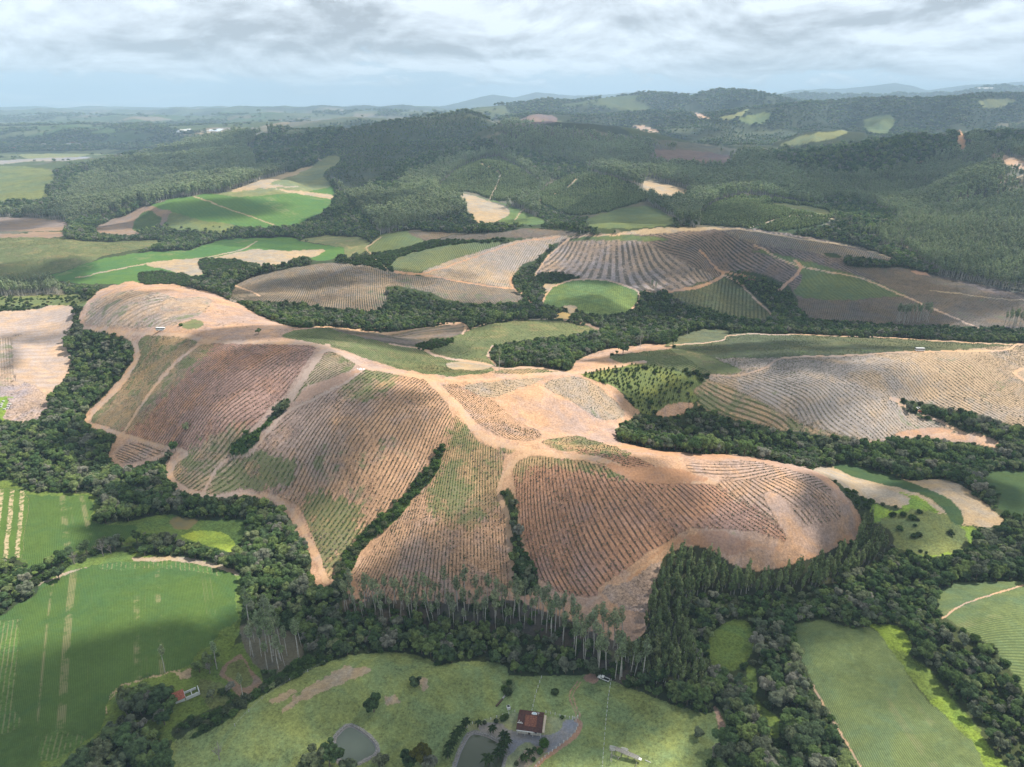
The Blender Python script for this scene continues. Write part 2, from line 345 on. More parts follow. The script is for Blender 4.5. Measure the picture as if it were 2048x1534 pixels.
# ------------------------------------------------------------------ land cover, outlined on the survey photograph
# name: ground, row/plant colour, row strength, row duty, weeds, mottle, trees
CLS = {
 'forest':    ((.055,.072,.032),(.02,.03,.014),0,0,.0,.5,'F'),
 'forestfar': ((.045,.062,.030),(.02,.03,.014),0,0,.0,.6,'F'),
 'euc':       ((.150,.140,.100),(.03,.04,.02),0,0,.2,.5,'E'),
 'euc_belt':  ((.10,.085,.065),(.03,.04,.02),0,0,.35,.5,'B'),
 'euc_young': ((.045,.05,.025),(.03,.04,.02),0,0,.2,.5,'Y'),
 'young':     ((.070,.105,.042),(.035,.055,.022),.5,.5,.0,.5,'S'),
 'shrubslope':((.080,.095,.055),(.06,.08,.04),.0,.3,.2,1.1,'M'),
 'scrub':     ((.070,.110,.032),(.04,.05,.02),0,0,.3,.8,'U'),
 'scrubgrass':((.150,.175,.065),(.05,.07,.03),0,0,.3,.8,'u'),
 'grass':     ((.130,.185,.045),(.05,.07,.03),0,0,.2,.8,''),
 'pasture':   ((.215,.260,.092),(.05,.07,.03),0,0,.0,.75,''),
 'palegreen': ((.200,.215,.100),(.1,.12,.05),.2,.5,.0,.6,''),
 'lush':      ((.095,.185,.048),(.06,.12,.03),.35,.5,.0,.35,''),
 'lushweed':  ((.125,.180,.060),(.07,.11,.04),.35,.5,.2,1.0,''),
 'lime':      ((.330,.400,.060),(.2,.25,.04),.0,.5,.0,.6,''),
 'limegrass': ((.180,.260,.045),(.1,.15,.03),0,0,.0,.9,''),
 'soy':       ((.088,.150,.042),(.050,.100,.026),.6,.45,.0,.35,''),
 'soyworn':   ((.085,.155,.042),(.30,.25,.14),.42,.34,.0,.6,''),
 'soystripe': ((.085,.150,.036),(.46,.36,.22),.95,.42,.0,.35,''),
 'corn':      ((.150,.200,.085),(.07,.10,.04),.6,.5,.0,.5,''),
 'corndark':  ((.060,.100,.040),(.035,.06,.022),.5,.5,.0,.4,''),
 'tan':       ((.400,.310,.205),(.3,.25,.16),.2,.5,.12,.5,''),
 'soil':      ((.470,.305,.205),(.35,.24,.17),.12,.5,.06,.6,''),
 'road':      ((.520,.355,.240),(.4,.3,.2),0,0,.0,.25,''),
 'redsoil':   ((.420,.245,.155),(.4,.2,.12),0,0,.0,.4,''),
 'orange':    ((.480,.290,.180),(.4,.25,.15),.15,.5,.0,.4,''),
 'pl':        ((.455,.295,.200),(.135,.095,.060),.85,.36,.28,.8,'r'),
 'plgreen':   ((.400,.280,.170),(.100,.105,.045),.85,.42,.62,.8,'r'),
 'plred':     ((.415,.238,.160),(.135,.085,.058),.9,.34,.18,.8,'r'),
 'plgrey':    ((.290,.225,.170),(.085,.090,.060),.8,.5,.30,.7,'r'),
 'plpale':    ((.420,.325,.240),(.175,.145,.095),.66,.42,.25,.6,'r'),
 'brownpl':   ((.200,.150,.110),(.075,.075,.050),.7,.5,.28,.7,'r'),
 'brownsoil': ((.260,.185,.135),(.2,.15,.11),.25,.5,.1,.5,''),
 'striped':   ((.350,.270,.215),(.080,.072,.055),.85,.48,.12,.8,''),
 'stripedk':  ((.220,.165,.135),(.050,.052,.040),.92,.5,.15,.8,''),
 'greenrows': ((.180,.195,.090),(.050,.080,.030),.8,.5,.35,.5,'r'),
 'greenfld':  ((.130,.165,.068),(.07,.09,.04),.5,.5,.2,.5,''),
 'greenbrown':((.130,.140,.075),(.060,.070,.038),.7,.5,.4,.8,'r'),
 'weedsoil':  ((.250,.230,.120),(.090,.115,.050),.7,.5,.65,.9,'r'),
 'bushy':     ((.200,.230,.070),(.100,.130,.040),.5,.5,.6,.7,'b'),
 'palesoil':  ((.500,.365,.265),(.36,.26,.18),.45,.4,.05,.45,''),
 'palebush':  ((.450,.330,.240),(.17,.14,.09),.6,.42,.4,.8,''),
 'debris':    ((.360,.275,.230),(.2,.16,.14),0,0,.10,.95,''),
 'gravel':    ((.290,.270,.255),(.2,.2,.2),0,0,.0,.4,''),
 'palelawn':  ((.300,.310,.150),(.2,.2,.2),0,0,.0,.5,''),
 'ochre':     ((.560,.400,.170),(.4,.3,.1),0,0,.0,.1,''),
 'mud':       ((.230,.185,.080),(.4,.3,.1),0,0,.0,.1,''),
 'white':     ((.65,.66,.64),(.6,.6,.6),0,0,.0,.1,''),
 'purple':    ((.200,.140,.125),(.12,.10,.08),.5,.5,.1,.6,''),
 'patch':     ((.10,.12,.06),(.05,.07,.03),0,0,.2,.5,'P'),
}
CN = list(CLS); CI = {k: i for i, k in enumerate(CN)}
# fields: (class, outline, row guides [(pixel a, pixel b)...], row spacing in metres)
FIELDS = []
def fld(c, pl, guides=None, sp=4.0, smooth=True): FIELDS.append((c, pl, guides, sp, smooth))
def road(pl, w, c='road'): FIELDS.append((c, pl, None, 0, w))
# far country: patchwork, then belts
fld('patch', [(-500,150),(2548,150),(2548,262),(1900,262),(1500,300),(1000,240),(760,232),(640,238),(560,250),(420,268),(300,300),(180,322),(100,340),(-500,335)], smooth=False)
fld('palegreen', [(40,310),(120,305),(200,299),(240,301),(200,308),(150,314),(70,318)])
fld('gravel', [(-60,326),(0,321),(70,317),(150,314),(185,314),(140,321),(60,323),(0,329),(-60,332)])
fld('scrubgrass', [(-500,335),(0,333),(50,332),(110,347),(90,375),(40,400),(-500,400)])
fld('shrubslope', [(628,342),(655,290),(700,258),(780,240),(860,235),(920,224),(975,240),(1010,258),(960,275),(880,300),(800,325),(740,368),(700,380),(670,355)])
fld('shrubslope', [(560,262),(620,246),(700,236),(780,236),(700,254),(600,262)])
fld('purple', [(1040,240),(1075,229),(1110,234),(1112,244),(1070,248)])
fld('purple', [(1290,300),(1400,302),(1480,318),(1420,328),(1330,318)])
fld('road', [(1262,252),(1300,254),(1322,266),(1296,264)])
fld('shrubslope', [(1330,250),(1440,246),(1540,256),(1600,270),(1500,292),(1420,282),(1350,270)])
fld('palegreen', [(1560,290),(1610,270),(1690,261),(1680,273),(1610,287)])
fld('greenfld', [(1478,238),(1500,230),(1540,225),(1532,245),(1510,250),(1490,246)])
fld('palegreen', [(1440,236),(1470,228),(1498,218),(1480,234),(1455,240)])
fld('greenfld', [(1730,240),(1775,230),(1790,250),(1770,268),(1738,268)])
fld('palegreen', [(1960,202),(2030,198),(2010,212),(1970,216)])
fld('road', [(1380,226),(1400,228),(1422,240),(1396,236)])
fld('orange', [(1918,262),(1926,270),(1930,300),(1918,300),(1914,282)])
fld('road', [(1975,303),(2010,310),(2060,330),(2100,350),(2040,340),(1998,322)])
fld('euc', [(1985,255),(2020,245),(2100,240),(2100,268),(2030,266)])
fld('white', [(340,265),(352,260),(382,257),(376,264)], smooth=False)
fld('white', [(412,262),(420,259),(448,257),(440,263)], smooth=False)
fld('tan', [(360,270),(420,264),(450,262),(430,270)])
# left mid
fld('brownsoil', [(-500,440),(0,434),(60,435),(128,444),(132,456),(60,462),(-500,464)])
fld('brownsoil', [(-500,470),(0,468),(60,463),(122,464),(118,474),(0,477),(-500,480)])
fld('lush', [(300,412),(390,390),(470,386),(560,376),(620,362),(662,372),(668,395),(645,422),(575,455),(500,453),(430,446),(380,438),(345,425)], [((420,395),(520,440)),((560,380),(600,430))], 7)
fld('palegreen', [(440,388),(520,370),(580,350),(620,332),(655,313),(680,316),(672,332),(645,350),(662,372),(600,384),(500,392)])
fld('tan', [(460,382),(520,362),(580,344),(625,330),(600,346),(540,368),(600,372),(520,378)])
fld('tan', [(545,378),(620,384),(668,392),(660,398),(600,388)])
fld('brownsoil', [(190,458),(262,425),(290,412),(345,425),(330,445),(290,465),(240,470)], [((200,460),(290,415)),((300,460),(340,430))], 8)
fld('scrub', [(265,458),(280,430),(300,420),(312,430),(322,442),(295,462)])
fld('scrubgrass', [(345,425),(400,440),(470,452),(440,466),(360,460),(335,448)])
fld('weedsoil', [(-500,500),(0,476),(120,478),(210,484),(332,480),(300,492),(210,512),(120,545),(0,562),(-500,580)], [((0,480),(200,520)),((0,530),(80,560))], 6)
fld('lush', [(102,553),(140,540),(190,521),(280,505),(380,499),(440,481),(510,476),(580,476),(620,487),(685,495),(688,508),(650,521),(600,518),(520,535),(400,552),(300,566),(200,568),(130,563)], [((120,552),(300,512)),((400,505),(560,480))], 6)
fld('tan', [(290,528),(350,520),(420,516),(500,500),(570,502),(640,499),(645,507),(610,518),(520,533),(470,528),(400,521),(416,545),(380,550),(330,538)])
fld('scrub', [(400,520),(470,521),(518,533),(470,545),(415,546)])
fld('scrub', [(280,548),(330,545),(380,552),(430,560),(360,575),(290,570)])
fld('euc', [(-500,560),(0,556),(100,556),(118,575),(70,598),(-500,604)])
fld('scrubgrass', [(-500,598),(0,592),(100,590),(160,590),(170,610),(90,612),(-500,626)])
fld('palesoil', [(-500,622),(0,622),(100,612),(144,614),(150,640),(138,662),(132,690),(142,720),(135,752),(100,790),(80,820),(40,845),(0,842),(-500,850)], [((0,650),(130,625)),((40,720),(130,750)),((60,800),(110,790))], 5)
fld('palebush', [(-500,690),(0,676),(24,674),(24,780),(0,785),(-500,800)], [((8,690),(8,780)),((-100,690),(-100,780))], 5)
fld('debris', [(-500,790),(0,772),(50,765),(90,790),(96,815),(62,845),(22,842),(-500,860)])
fld('limegrass', [(-500,800),(0,793),(14,797),(6,835),(-20,845),(-500,850)])
# mid centre
fld('tan', [(920,388),(960,395),(1008,414),(1020,426),(1000,441),(960,447),(945,436),(932,410)])
fld('lushweed', [(920,385),(1000,404),(1060,428),(1087,441),(1080,449),(1000,446),(1020,427),(1008,410),(950,392)], [((1000,420),(1010,446)),((1060,430),(1070,448))], 6)
fld('tan', [(1266,361),(1320,366),(1390,385),(1352,394),(1322,393),(1290,376)])
fld('young', [(872,388),(905,350),(940,330),(990,318),(1040,340),(1080,372),(1030,392),(1000,402),(940,384),(915,386)], [((900,380),(960,330)),((1000,390),(1050,350))], 7)
fld('young', [(1075,400),(1110,366),(1160,348),(1200,352),(1260,370),(1300,396),(1270,408),(1180,430),(1130,426)], [((1100,400),(1180,350))], 7)
fld('young', [(1395,445),(1435,405),(1500,394),(1600,408),(1668,424),(1640,450),(1560,462),(1450,452)], [((1430,445),(1440,400)),((1520,450),(1500,400)),((1600,455),(1580,410))], 9)
fld('greenfld', [(1170,442),(1230,420),(1300,414),(1352,446),(1280,456),(1200,456)])
fld('palegreen', [(1535,405),(1600,410),(1660,424),(1640,428),(1580,416)])
fld('greenfld', [(738,505),(760,471),(820,462),(862,470),(850,482),(800,499)], [((760,500),(790,465))], 6)
fld('brownpl', [(815,461),(900,466),(1000,464),(1060,457),(1152,464),(1150,470),(1080,476),(1000,475),(940,482),(860,484)], [((900,480),(960,462))], 6)
fld('scrub', [(690,532),(745,508),(800,500),(870,482),(940,482),(1005,476),(990,486),(900,496),(810,518),(788,543),(720,535)])
fld('weedsoil', [(600,480),(660,472),(730,478),(735,500),(690,515),(685,496),(630,486)])
# middle plantations
fld('plgrey', [(460,602),(472,575),(500,556),(570,538),(650,527),(720,530),(800,546),(870,556),(960,566),(1020,576),(1052,600),(960,608),(900,600),(850,583),(778,574),(776,600),(750,622),(650,614),(560,606),(520,604)], [((490,600),(530,550)),((620,605),(660,540)),((740,570),(750,540)),((900,595),(880,565)),((1000,600),(970,570))], 5)
fld('plpale', [(840,548),(900,520),(990,490),(1070,476),(1140,476),(1060,524),(1026,552),(1030,576),(960,566),(880,556)], [((880,550),(910,520)),((980,560),(990,500)),((1060,515),(1090,480))], 5)
fld('greenrows', [(786,542),(800,514),(900,490),(990,485),(1000,490),(900,520),(830,547)], [((820,540),(840,505)),((900,518),(920,490))], 6)
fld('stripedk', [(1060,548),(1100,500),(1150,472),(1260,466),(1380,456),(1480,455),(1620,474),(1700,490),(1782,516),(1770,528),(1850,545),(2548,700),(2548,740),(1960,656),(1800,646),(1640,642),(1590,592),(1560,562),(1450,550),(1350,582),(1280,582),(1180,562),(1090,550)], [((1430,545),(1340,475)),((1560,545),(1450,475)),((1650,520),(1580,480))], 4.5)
fld('striped', [(1078,545),(1100,508),(1130,484),(1200,474),(1275,476),(1320,497),(1370,525),(1428,552),(1390,568),(1340,580),(1270,576),(1180,560)], [((1100,545),(1160,485)),((1200,560),(1210,480)),((1300,575),(1270,490)),((1390,560),(1310,500))], 5)
fld('greenfld', [(1130,482),(1180,472),(1280,470),(1340,480),(1275,482),(1200,480)])
fld('tan', [(1240,466),(1330,455),(1440,455),(1480,458),(1380,462),(1300,468)])
fld('plgrey', [(1450,462),(1560,470),(1680,492),(1780,516),(1700,520),(1600,500),(1520,490)], [((1500,490),(1560,468)),((1640,505),(1700,492))], 6)
fld('greenfld', [(1588,588),(1606,550),(1560,520),(1500,500),(1560,508),(1700,546),(1812,592),(1750,600),(1650,600)], [((1650,590),(1600,540))], 6)
fld('brownpl', [(1598,602),(1700,600),(1812,594),(1900,630),(1962,656),(1800,648),(1640,642)], [((1700,640),(1690,605)),((1850,645),(1830,605))], 5)
fld('brownpl', [(1700,533),(1780,532),(1850,545),(1950,575),(2060,605),(2548,680),(2548,740),(2060,655),(1962,656),(1830,600),(1730,548)], [((1750,535),(1900,600)),((1900,560),(2040,640))], 5)
fld('redsoil', [(1820,540),(1850,545),(1862,552),(1838,548)])
fld('greenbrown', [(1340,590),(1440,556),(1490,576),(1548,634),(1470,636),(1400,612)], [((1400,605),(1440,560)),((1500,630),(1470,580))], 6)
fld('forest', [(1444,548),(1500,544),(1560,562),(1592,598),(1620,636),(1800,648),(2000,655),(2200,668),(2200,700),(1900,686),(1700,676),(1550,668),(1460,668),(1400,690),(1330,690),(1240,705),(1150,722),(1130,740),(1060,732),(1000,732),(984,716),(985,694),(1010,684),(1100,672),(1200,660),(1240,650),(1130,642),(1150,628),(1262,622),(1275,585),(1335,592),(1400,618),(1470,638),(1548,636),(1500,585)])
fld('lushweed', [(1085,602),(1105,572),(1150,560),(1220,562),(1268,580),(1275,600),(1255,624),(1200,630),(1140,616),(1100,612)], [((1130,610),(1150,562)),((1220,620),(1220,565))], 6)
fld('scrub', [(1076,550),(1120,546),(1162,558),(1120,566),(1080,572)])
fld('tan', [(1078,572),(1110,568),(1095,582),(1082,585)])
fld('forest', [(1022,560),(1045,530),(1070,518),(1108,487),(1116,491),(1075,540),(1072,556),(1090,580),(1082,602),(1060,606),(1030,582)])
fld('forest', [(500,622),(510,610),(560,604),(650,614),(740,624),(778,602),(778,572),(850,582),(900,600),(960,608),(1050,606),(1112,625),(1108,638),(1050,642),(960,642),(930,660),(900,652),(760,664),(700,662),(600,657),(545,640)])
fld('forest', [(1650,506),(1680,508),(1680,516),(1655,514)])
fld('forest', [(1690,515),(1720,514),(1800,526),(1790,534),(1700,532)])
fld('ochre', [(1110,632),(1120,626),(1132,625),(1142,630),(1136,638),(1118,639)])
fld('tan', [(1128,612),(1150,612),(1154,618),(1142,626),(1134,622)])
# the striped hill
fld('soil', [(165,838),(205,795),(250,745),(268,705),(255,680),(205,662),(160,650),(163,620),(180,598),(205,578),(262,564),(300,569),(345,568),(390,577),(440,592),(500,620),(545,642),(600,656),(650,652),(720,660),(800,664),(900,648),(935,652),(930,668),(880,692),(855,700),(960,724),(1010,737),(1130,744),(1150,722),(1200,702),(1280,690),(1336,688),(1335,702),(1240,708),(1222,716),(1262,730),(1165,747),(1210,770),(1252,800),(1278,822),(1270,835),(1240,850),(1235,872),(1250,888),(1330,905),(1400,910),(1480,912),(1560,925),(1640,945),(1700,1000),(1722,1045),(1715,1075),(1660,1100),(1560,1135),(1480,1138),(1420,1100),(1380,1092),(1330,1112),(1315,1150),(1295,1200),(1300,1260),(1250,1292),(1180,1262),(1140,1240),(1060,1228),(900,1232),(760,1228),(700,1195),(690,1160),(665,1168),(640,1174),(622,1150),(620,1110),(590,1060),(570,1022),(530,1000),(490,990),(430,1000),(405,987),(350,977),(330,940),(340,905),(325,915),(250,937),(222,925),(220,900),(232,870),(195,850)])
fld('palebush', [(170,640),(185,605),(215,590),(262,582),(340,590),(365,620),(350,650),(280,655),(200,652)], [((190,640),(260,600)),((280,640),(330,610))], 5)
fld('palebush', [(330,600),(420,598),(400,628),(340,640)], [((340,620),(410,610))], 6)
fld('weedsoil', [(362,648),(385,638),(405,645),(400,656),(372,658)])
R1 = [((215,845),(340,700)),((262,860),(420,700)),((330,880),(520,700)),((430,895),(600,700)),((500,855),(590,720)),((360,960),(470,860)),((430,980),(560,870)),((520,975),(690,790)),((620,1000),(780,790)),((700,1000),(820,800)),((650,1140),(730,1000)),((760,1030),(850,880)),((860,900),(890,800))]
fld('plgreen', [(182,840),(205,808),(250,768),(272,722),(282,676),(330,672),(395,682),(350,722),(300,780),(265,832),(242,864),(208,850)], R1, 4.3)
fld('plred', [(250,862),(300,792),(350,732),(400,692),(470,684),(560,682),(628,690),(602,740),(568,792),(540,815),(500,858),(470,882),(460,905),(432,945),(402,982),(350,970),(345,942),(372,905),(330,893),(285,878)], R1, 4.3)
fld('plgreen', [(345,960),(350,930),(385,900),(440,860),(500,850),(468,884),(458,908),(432,948),(402,982)], R1, 4.3)
fld('plgreen', [(255,850),(320,765),(370,715),(395,693),(430,690),(380,740),(320,800),(280,850)], R1, 4.3)
fld('pl', [(232,905),(262,885),(320,896),(332,908),(300,915),(250,927)], [((240,885),(325,915))], 4.6)
fld('plgreen', [(582,792),(622,742),(652,706),(690,710),(714,725),(690,745),(650,760),(610,775),(592,800)], [((590,790),(690,715)),((600,790),(712,728))], 4.6)
fld('orange', [(590,800),(612,778),(650,762),(692,746),(722,735),(690,768),(640,792),(600,803)])
fld('pl', [(410,987),(448,928),(500,905),(524,880),(566,830),(622,796),(682,770),(722,742),(780,746),(850,756),(886,798),(906,840),(880,895),(850,940),(800,1000),(740,1050),(700,1095),(675,1140),(650,1160),(640,1110),(615,1050),(598,1012),(540,988),(480,980),(432,992)], R1, 4.3)
fld('plgreen', [(410,987),(446,930),(500,905),(560,912),(600,930),(560,975),(480,978),(432,992)], R1, 4.3)
fld('plgreen', [(722,742),(780,746),(800,752),(760,790),(700,800),(680,778)], R1, 4.3)
fld('plgreen', [(600,1010),(640,985),(700,1000),(730,1040),(690,1100),(660,1150),(640,1110),(618,1050)], R1, 4.3)
R2 = [((745,1165),(790,1070)),((800,1190),(830,1060)),((860,1195),(880,1000)),((950,1195),(950,1000)),((1010,1180),(1002,1060)),((905,960),(925,860)),((960,980),(960,890)),((720,1170),(760,1090))]
fld('pl', [(700,1160),(720,1125),(760,1080),(830,1002),(878,940),(892,880),(912,832),(962,886),(1008,905),(1000,960),(1003,1010),(1022,1080),(1024,1150),(1020,1198),(930,1204),(850,1200),(760,1196),(712,1184)], R2, 4.0)
fld('plgreen', [(880,940),(896,880),(912,834),(962,886),(1004,905),(1000,960),(990,1020),(930,1060),(880,1040),(850,1000)], R2, 4.0)
fld('scrub', [(882,893),(886,910),(870,952),(832,992),(792,1042),(742,1082),(716,1112),(700,1150),(684,1168),(672,1142),(700,1096),(740,1050),(800,1000),(848,942)])
fld('scrub', [(460,908),(470,880),(512,858),(542,830),(558,803),(578,800),(576,816),(546,842),(522,866),(515,882),(490,906),(466,916)])
fld('forest', [(540,835),(558,803),(578,800),(576,816),(552,838)])
fld('forest', [(1000,988),(1018,978),(1033,1010),(1040,1060),(1046,1100),(1070,1130),(1076,1168),(1052,1190),(1032,1180),(1028,1120),(1024,1060),(1012,1018)])
R3 = [((1042,1000),(1048,930)),((1062,1130),(1048,1010)),((1130,1180),(1080,1080)),((1200,1180),(1140,1080)),((1140,1080),(1110,950)),((1280,1110),(1220,1000)),((1210,990),(1195,940)),((1350,1070),(1275,985)),((1480,1060),(1380,985)),((1560,1060),(1450,980)),((1420,1060),(1320,980))]
fld('plred', [(1030,932),(1060,912),(1120,915),(1200,930),(1250,957),(1310,966),(1400,969),(1450,976),(1502,1010),(1562,1056),(1572,1082),(1520,1066),(1450,1058),(1380,1056),(1340,1082),(1290,1108),(1250,1140),(1200,1172),(1190,1192),(1130,1188),(1085,1162),(1060,1112),(1045,1060),(1035,1010),(1028,960)], R3, 4.3)
fld('plgreen', [(1030,932),(1060,912),(1120,915),(1200,930),(1250,957),(1200,950),(1120,935),(1060,935),(1036,965)], R3, 4.3)
fld('pl', [(1430,966),(1480,960),(1560,956),(1620,960),(1660,985),(1682,1020),(1668,1045),(1620,1050),(1580,1062),(1540,1040),(1490,1005)], [((1450,970),(1540,1040)),((1500,962),(1560,1020)),((1570,962),(1660,1035)),((1620,965),(1675,1010))], 5)
fld('soil', [(1530,985),(1560,990),(1600,1040),(1610,1080),(1580,1085),(1560,1050),(1535,1010)])
fld('plgreen', [(1085,882),(1150,872),(1200,885),(1262,905),(1240,915),(1180,905),(1110,898)], [((1100,890),(1240,905))], 4.6)
fld('plred', [(1150,900),(1230,910),(1270,915),(1312,935),(1300,950),(1250,948),(1200,926)], [((1170,905),(1300,935)),((1220,930),(1300,948))], 4.6)
fld('pl', [(1370,930),(1430,924),(1500,922),(1600,936),(1650,968),(1662,985),(1600,960),(1540,955),(1480,960),(1400,948)], [((1400,930),(1500,935)),((1520,950),(1620,935)),((1600,965),(1650,960))], 4.6)
fld('pl', [(886,770),(930,775),(982,800),(1032,840),(1082,868),(1062,882),(1000,872),(950,842),(915,802)], [((900,778),(1060,878)),((950,780),(1080,866))], 4.3)
fld('plgreen', [(1000,890),(1044,892),(1022,906),(1004,902)], R2, 4)
fld('plpale', [(1102,760),(1160,755),(1212,785),(1250,830),(1200,838),(1142,802),(1092,775)], [((1105,765),(1220,832)),((1150,757),(1240,815))], 4.3)
fld('plpale', [(930,772),(1020,760),(1090,756),(1040,775),(980,795)], [((940,775),(1060,760))], 4.6)
# behind the crest
fld('weedsoil', [(562,672),(640,655),(720,664),(800,690),(852,702),(960,728),(985,742),(900,752),(800,738),(722,713),(650,690)], [((600,660),(640,685)),((750,685),(800,730)),((880,715),(930,745))], 5)
fld('brownpl', [(655,654),(760,664),(900,650),(932,652),(927,666),(880,690),(850,697),(790,690),(740,678),(690,666)], [((720,664),(800,685)),((850,680),(900,655))], 5)
fld('weedsoil', [(858,702),(900,680),(942,658),(1000,646),(1095,640),(1200,660),(1150,670),(1050,682),(985,692),(975,716),(990,730),(940,722)], [((880,705),(980,650)),((960,720),(1100,650)),((1050,680),(1180,655))], 5)
fld('plgreen', [(985,745),(1010,738),(1060,734),(1128,742),(1060,748)], [((1010,748),(1040,734)),((1080,746),(1100,738))], 5)
fld('scrub', [(830,690),(870,682),(905,678),(900,688),(870,698),(845,700)])
fld('tan', [(895,727),(930,722),(985,732),(950,742),(905,738)])
# right-hand fields
fld('plpale', [(1345,702),(1450,670),(1550,668),(1800,680),(1950,684),(2040,690),(2548,700),(2548,940),(2048,862),(1960,832),(1800,797),(1780,797),(1830,830),(1930,864),(1850,872),(1740,884),(1640,862),(1500,792),(1412,752),(1480,746),(1400,736),(1290,722)],
    [((1440,755),(1520,790)),((1520,760),(1650,850)),((1600,740),(1740,850)),((1700,730),(1850,840)),((1850,720),(1960,800)),((1960,710),(2048,780)),((1500,720),(1600,735))], 6)
fld('greenbrown', [(1345,690),(1450,668),(1550,668),(1700,674),(1950,684),(2040,688),(1900,701),(1830,702),(1700,710),(1560,722),(1500,730),(1420,712)], [((1450,700),(1600,720)),((1650,690),(1850,700))], 6)
fld('plpale', [(1420,722),(1480,716),(1560,716),(1690,711),(1560,722),(1530,735),(1480,742)], [((1440,722),(1540,735))], 6)
fld('weedsoil', [(1222,714),(1300,702),(1380,700),(1440,720),(1482,742),(1430,750),(1340,736),(1260,730)], [((1260,725),(1340,705)),((1360,735),(1420,715))], 5)
fld('weedsoil', [(1338,698),(1390,704),(1440,722),(1482,742),(1440,748),(1400,735),(1370,715)])
fld('greenbrown', [(1330,690),(1400,660),(1460,664),(1440,680),(1380,690)])
fld('plgreen', [(1392,758),(1430,762),(1520,802),(1620,852),(1740,884),(1690,878),(1600,862),(1560,858),(1450,832),(1400,812),(1385,780)], [((1420,770),(1500,830)),((1540,820),(1620,860))], 5)
fld('bushy', [(1162,745),(1260,729),(1330,736),(1405,758),(1388,780),(1400,800),(1375,808),(1330,824),(1280,825),(1244,784),(1210,768)], [((1230,770),(1250,740)),((1320,815),(1330,745)),((1370,800),(1380,760))], 3.4)
fld('soil', [(1312,828),(1345,806),(1385,808),(1372,825),(1335,834)])
fld('soil', [(1210,770),(1235,778),(1255,806),(1278,822),(1250,812)])
fld('forest', [(1788,802),(1830,802),(1920,822),(1980,836),(2100,872),(2548,990),(2548,1060),(2100,920),(1990,890),(1920,858),(1850,822)])
fld('orange', [(1790,870),(1830,858),(1880,855),(1905,862),(1850,872)])
fld('soil', [(1900,866),(1960,868),(2012,896),(1930,886),(1852,874)])
fld('tan', [(1628,938),(1670,934),(1800,958),(1900,962),(1960,1000),(2012,1050),(1950,1052),(1900,1042),(1820,1018),(1760,1008),(1700,980),(1655,955)])
fld('limegrass', [(1740,1008),(1790,1022),(1820,1000),(1800,985),(1850,1000),(1900,1045),(1952,1058),(1930,1100),(1850,1112),(1765,1080)])
fld('scrubgrass', [(1760,1040),(1850,1020),(1920,1050),(1930,1095),(1860,1110),(1780,1090)])
fld('corndark', [(1668,930),(1720,934),(1820,964),(1900,1000),(1930,1040),(1905,1046),(1868,1002),(1800,976),(1730,960),(1680,942)])
fld('corndark', [(1972,948),(2050,941),(2548,940),(2548,1100),(2050,1035),(2000,992)])
fld('corn', [(1868,1202),(1900,1170),(1960,1162),(2100,1166),(2548,1180),(2548,1500),(2100,1400),(2040,1368),(1990,1300),(1900,1242)], [((1900,1215),(2048,1170)),((1960,1270),(2100,1240)),((2000,1310),(2100,1330))], 2.6)
fld('corn', [(1583,1256),(1610,1246),(1650,1240),(1700,1256),(1745,1258),(1785,1300),(1835,1380),(1900,1440),(1960,1500),(2020,1570),(2100,1700),(1760,1700),(1720,1560),(1680,1460),(1640,1400),(1605,1320)], [((1600,1260),(1720,1540)),((1680,1260),(1860,1530)),((1740,1270),(1980,1530))], 1.9)
fld('limegrass', [(1722,1250),(1785,1249),(1820,1278),(1815,1310),(1782,1298),(1750,1258)])
fld('grass', [(1785,1300),(1820,1312),(1870,1352),(1920,1412),(1960,1460),(1940,1480),(1900,1440),(1840,1380)])
fld('limegrass', [(1860,1400),(1900,1400),(1960,1470),(2010,1530),(2060,1600),(2000,1600),(1950,1490),(1900,1440)])
fld('grass', [(1415,1282),(1450,1246),(1488,1240),(1510,1280),(1500,1310),(1480,1338),(1430,1336)])
fld('grass', [(1492,1345),(1512,1338),(1516,1400),(1560,1440),(1552,1480),(1520,1430)])
# foreground left
fld('grass', [(-500,955),(0,960),(30,966),(60,982),(130,986),(190,990),(205,1010),(190,1035),(215,1048),(330,1030),(392,1042),(480,1040),(492,1060),(460,1112),(400,1100),(340,1090),(290,1085),(200,1105),(130,1125),(60,1150),(0,1116),(-500,1130)])
fld('soy', [(-500,975),(0,976),(50,988),(100,992),(170,990),(185,1005),(190,1022),(182,1040),(215,1050),(262,1050),(275,1060),(240,1085),(180,1108),(130,1122),(60,1140),(0,1116),(-500,1130)], [((60,990),(45,1120)),((120,1000),(115,1110)),((180,1040),(200,1090))], 2.2)
fld('soystripe', [(-500,976),(0,977),(50,990),(58,1010),(50,1060),(40,1125),(0,1116),(-500,1130)], [((10,985),(0,1110)),((50,995),(35,1125)),((-80,980),(-110,1110))], 5.2)
fld('lime', [(362,1070),(400,1062),(440,1064),(466,1080),(472,1106),(432,1096),(400,1085),(378,1080)])
fld('mud', [(340,1042),(355,1034),(392,1040),(386,1052),(365,1060),(345,1052)])
fld('grass', [(-500,1190),(0,1180),(60,1160),(150,1105),(200,1104),(250,1104),(350,1106),(420,1116),(480,1140),(486,1180),(480,1260),(470,1290),(540,1260),(520,1330),(532,1388),(480,1412),(420,1445),(380,1475),(330,1482),(280,1475),(250,1440),(200,1470),(160,1510),(90,1560),(-500,1700)])
fld('tan', [(-500,1230),(0,1207),(60,1178),(130,1146),(200,1130),(150,1150),(60,1192),(0,1226),(-500,1250)])
fld('tan', [(262,1118),(300,1114),(340,1112),(400,1120),(470,1140),(470,1150),(400,1134),(330,1126)])
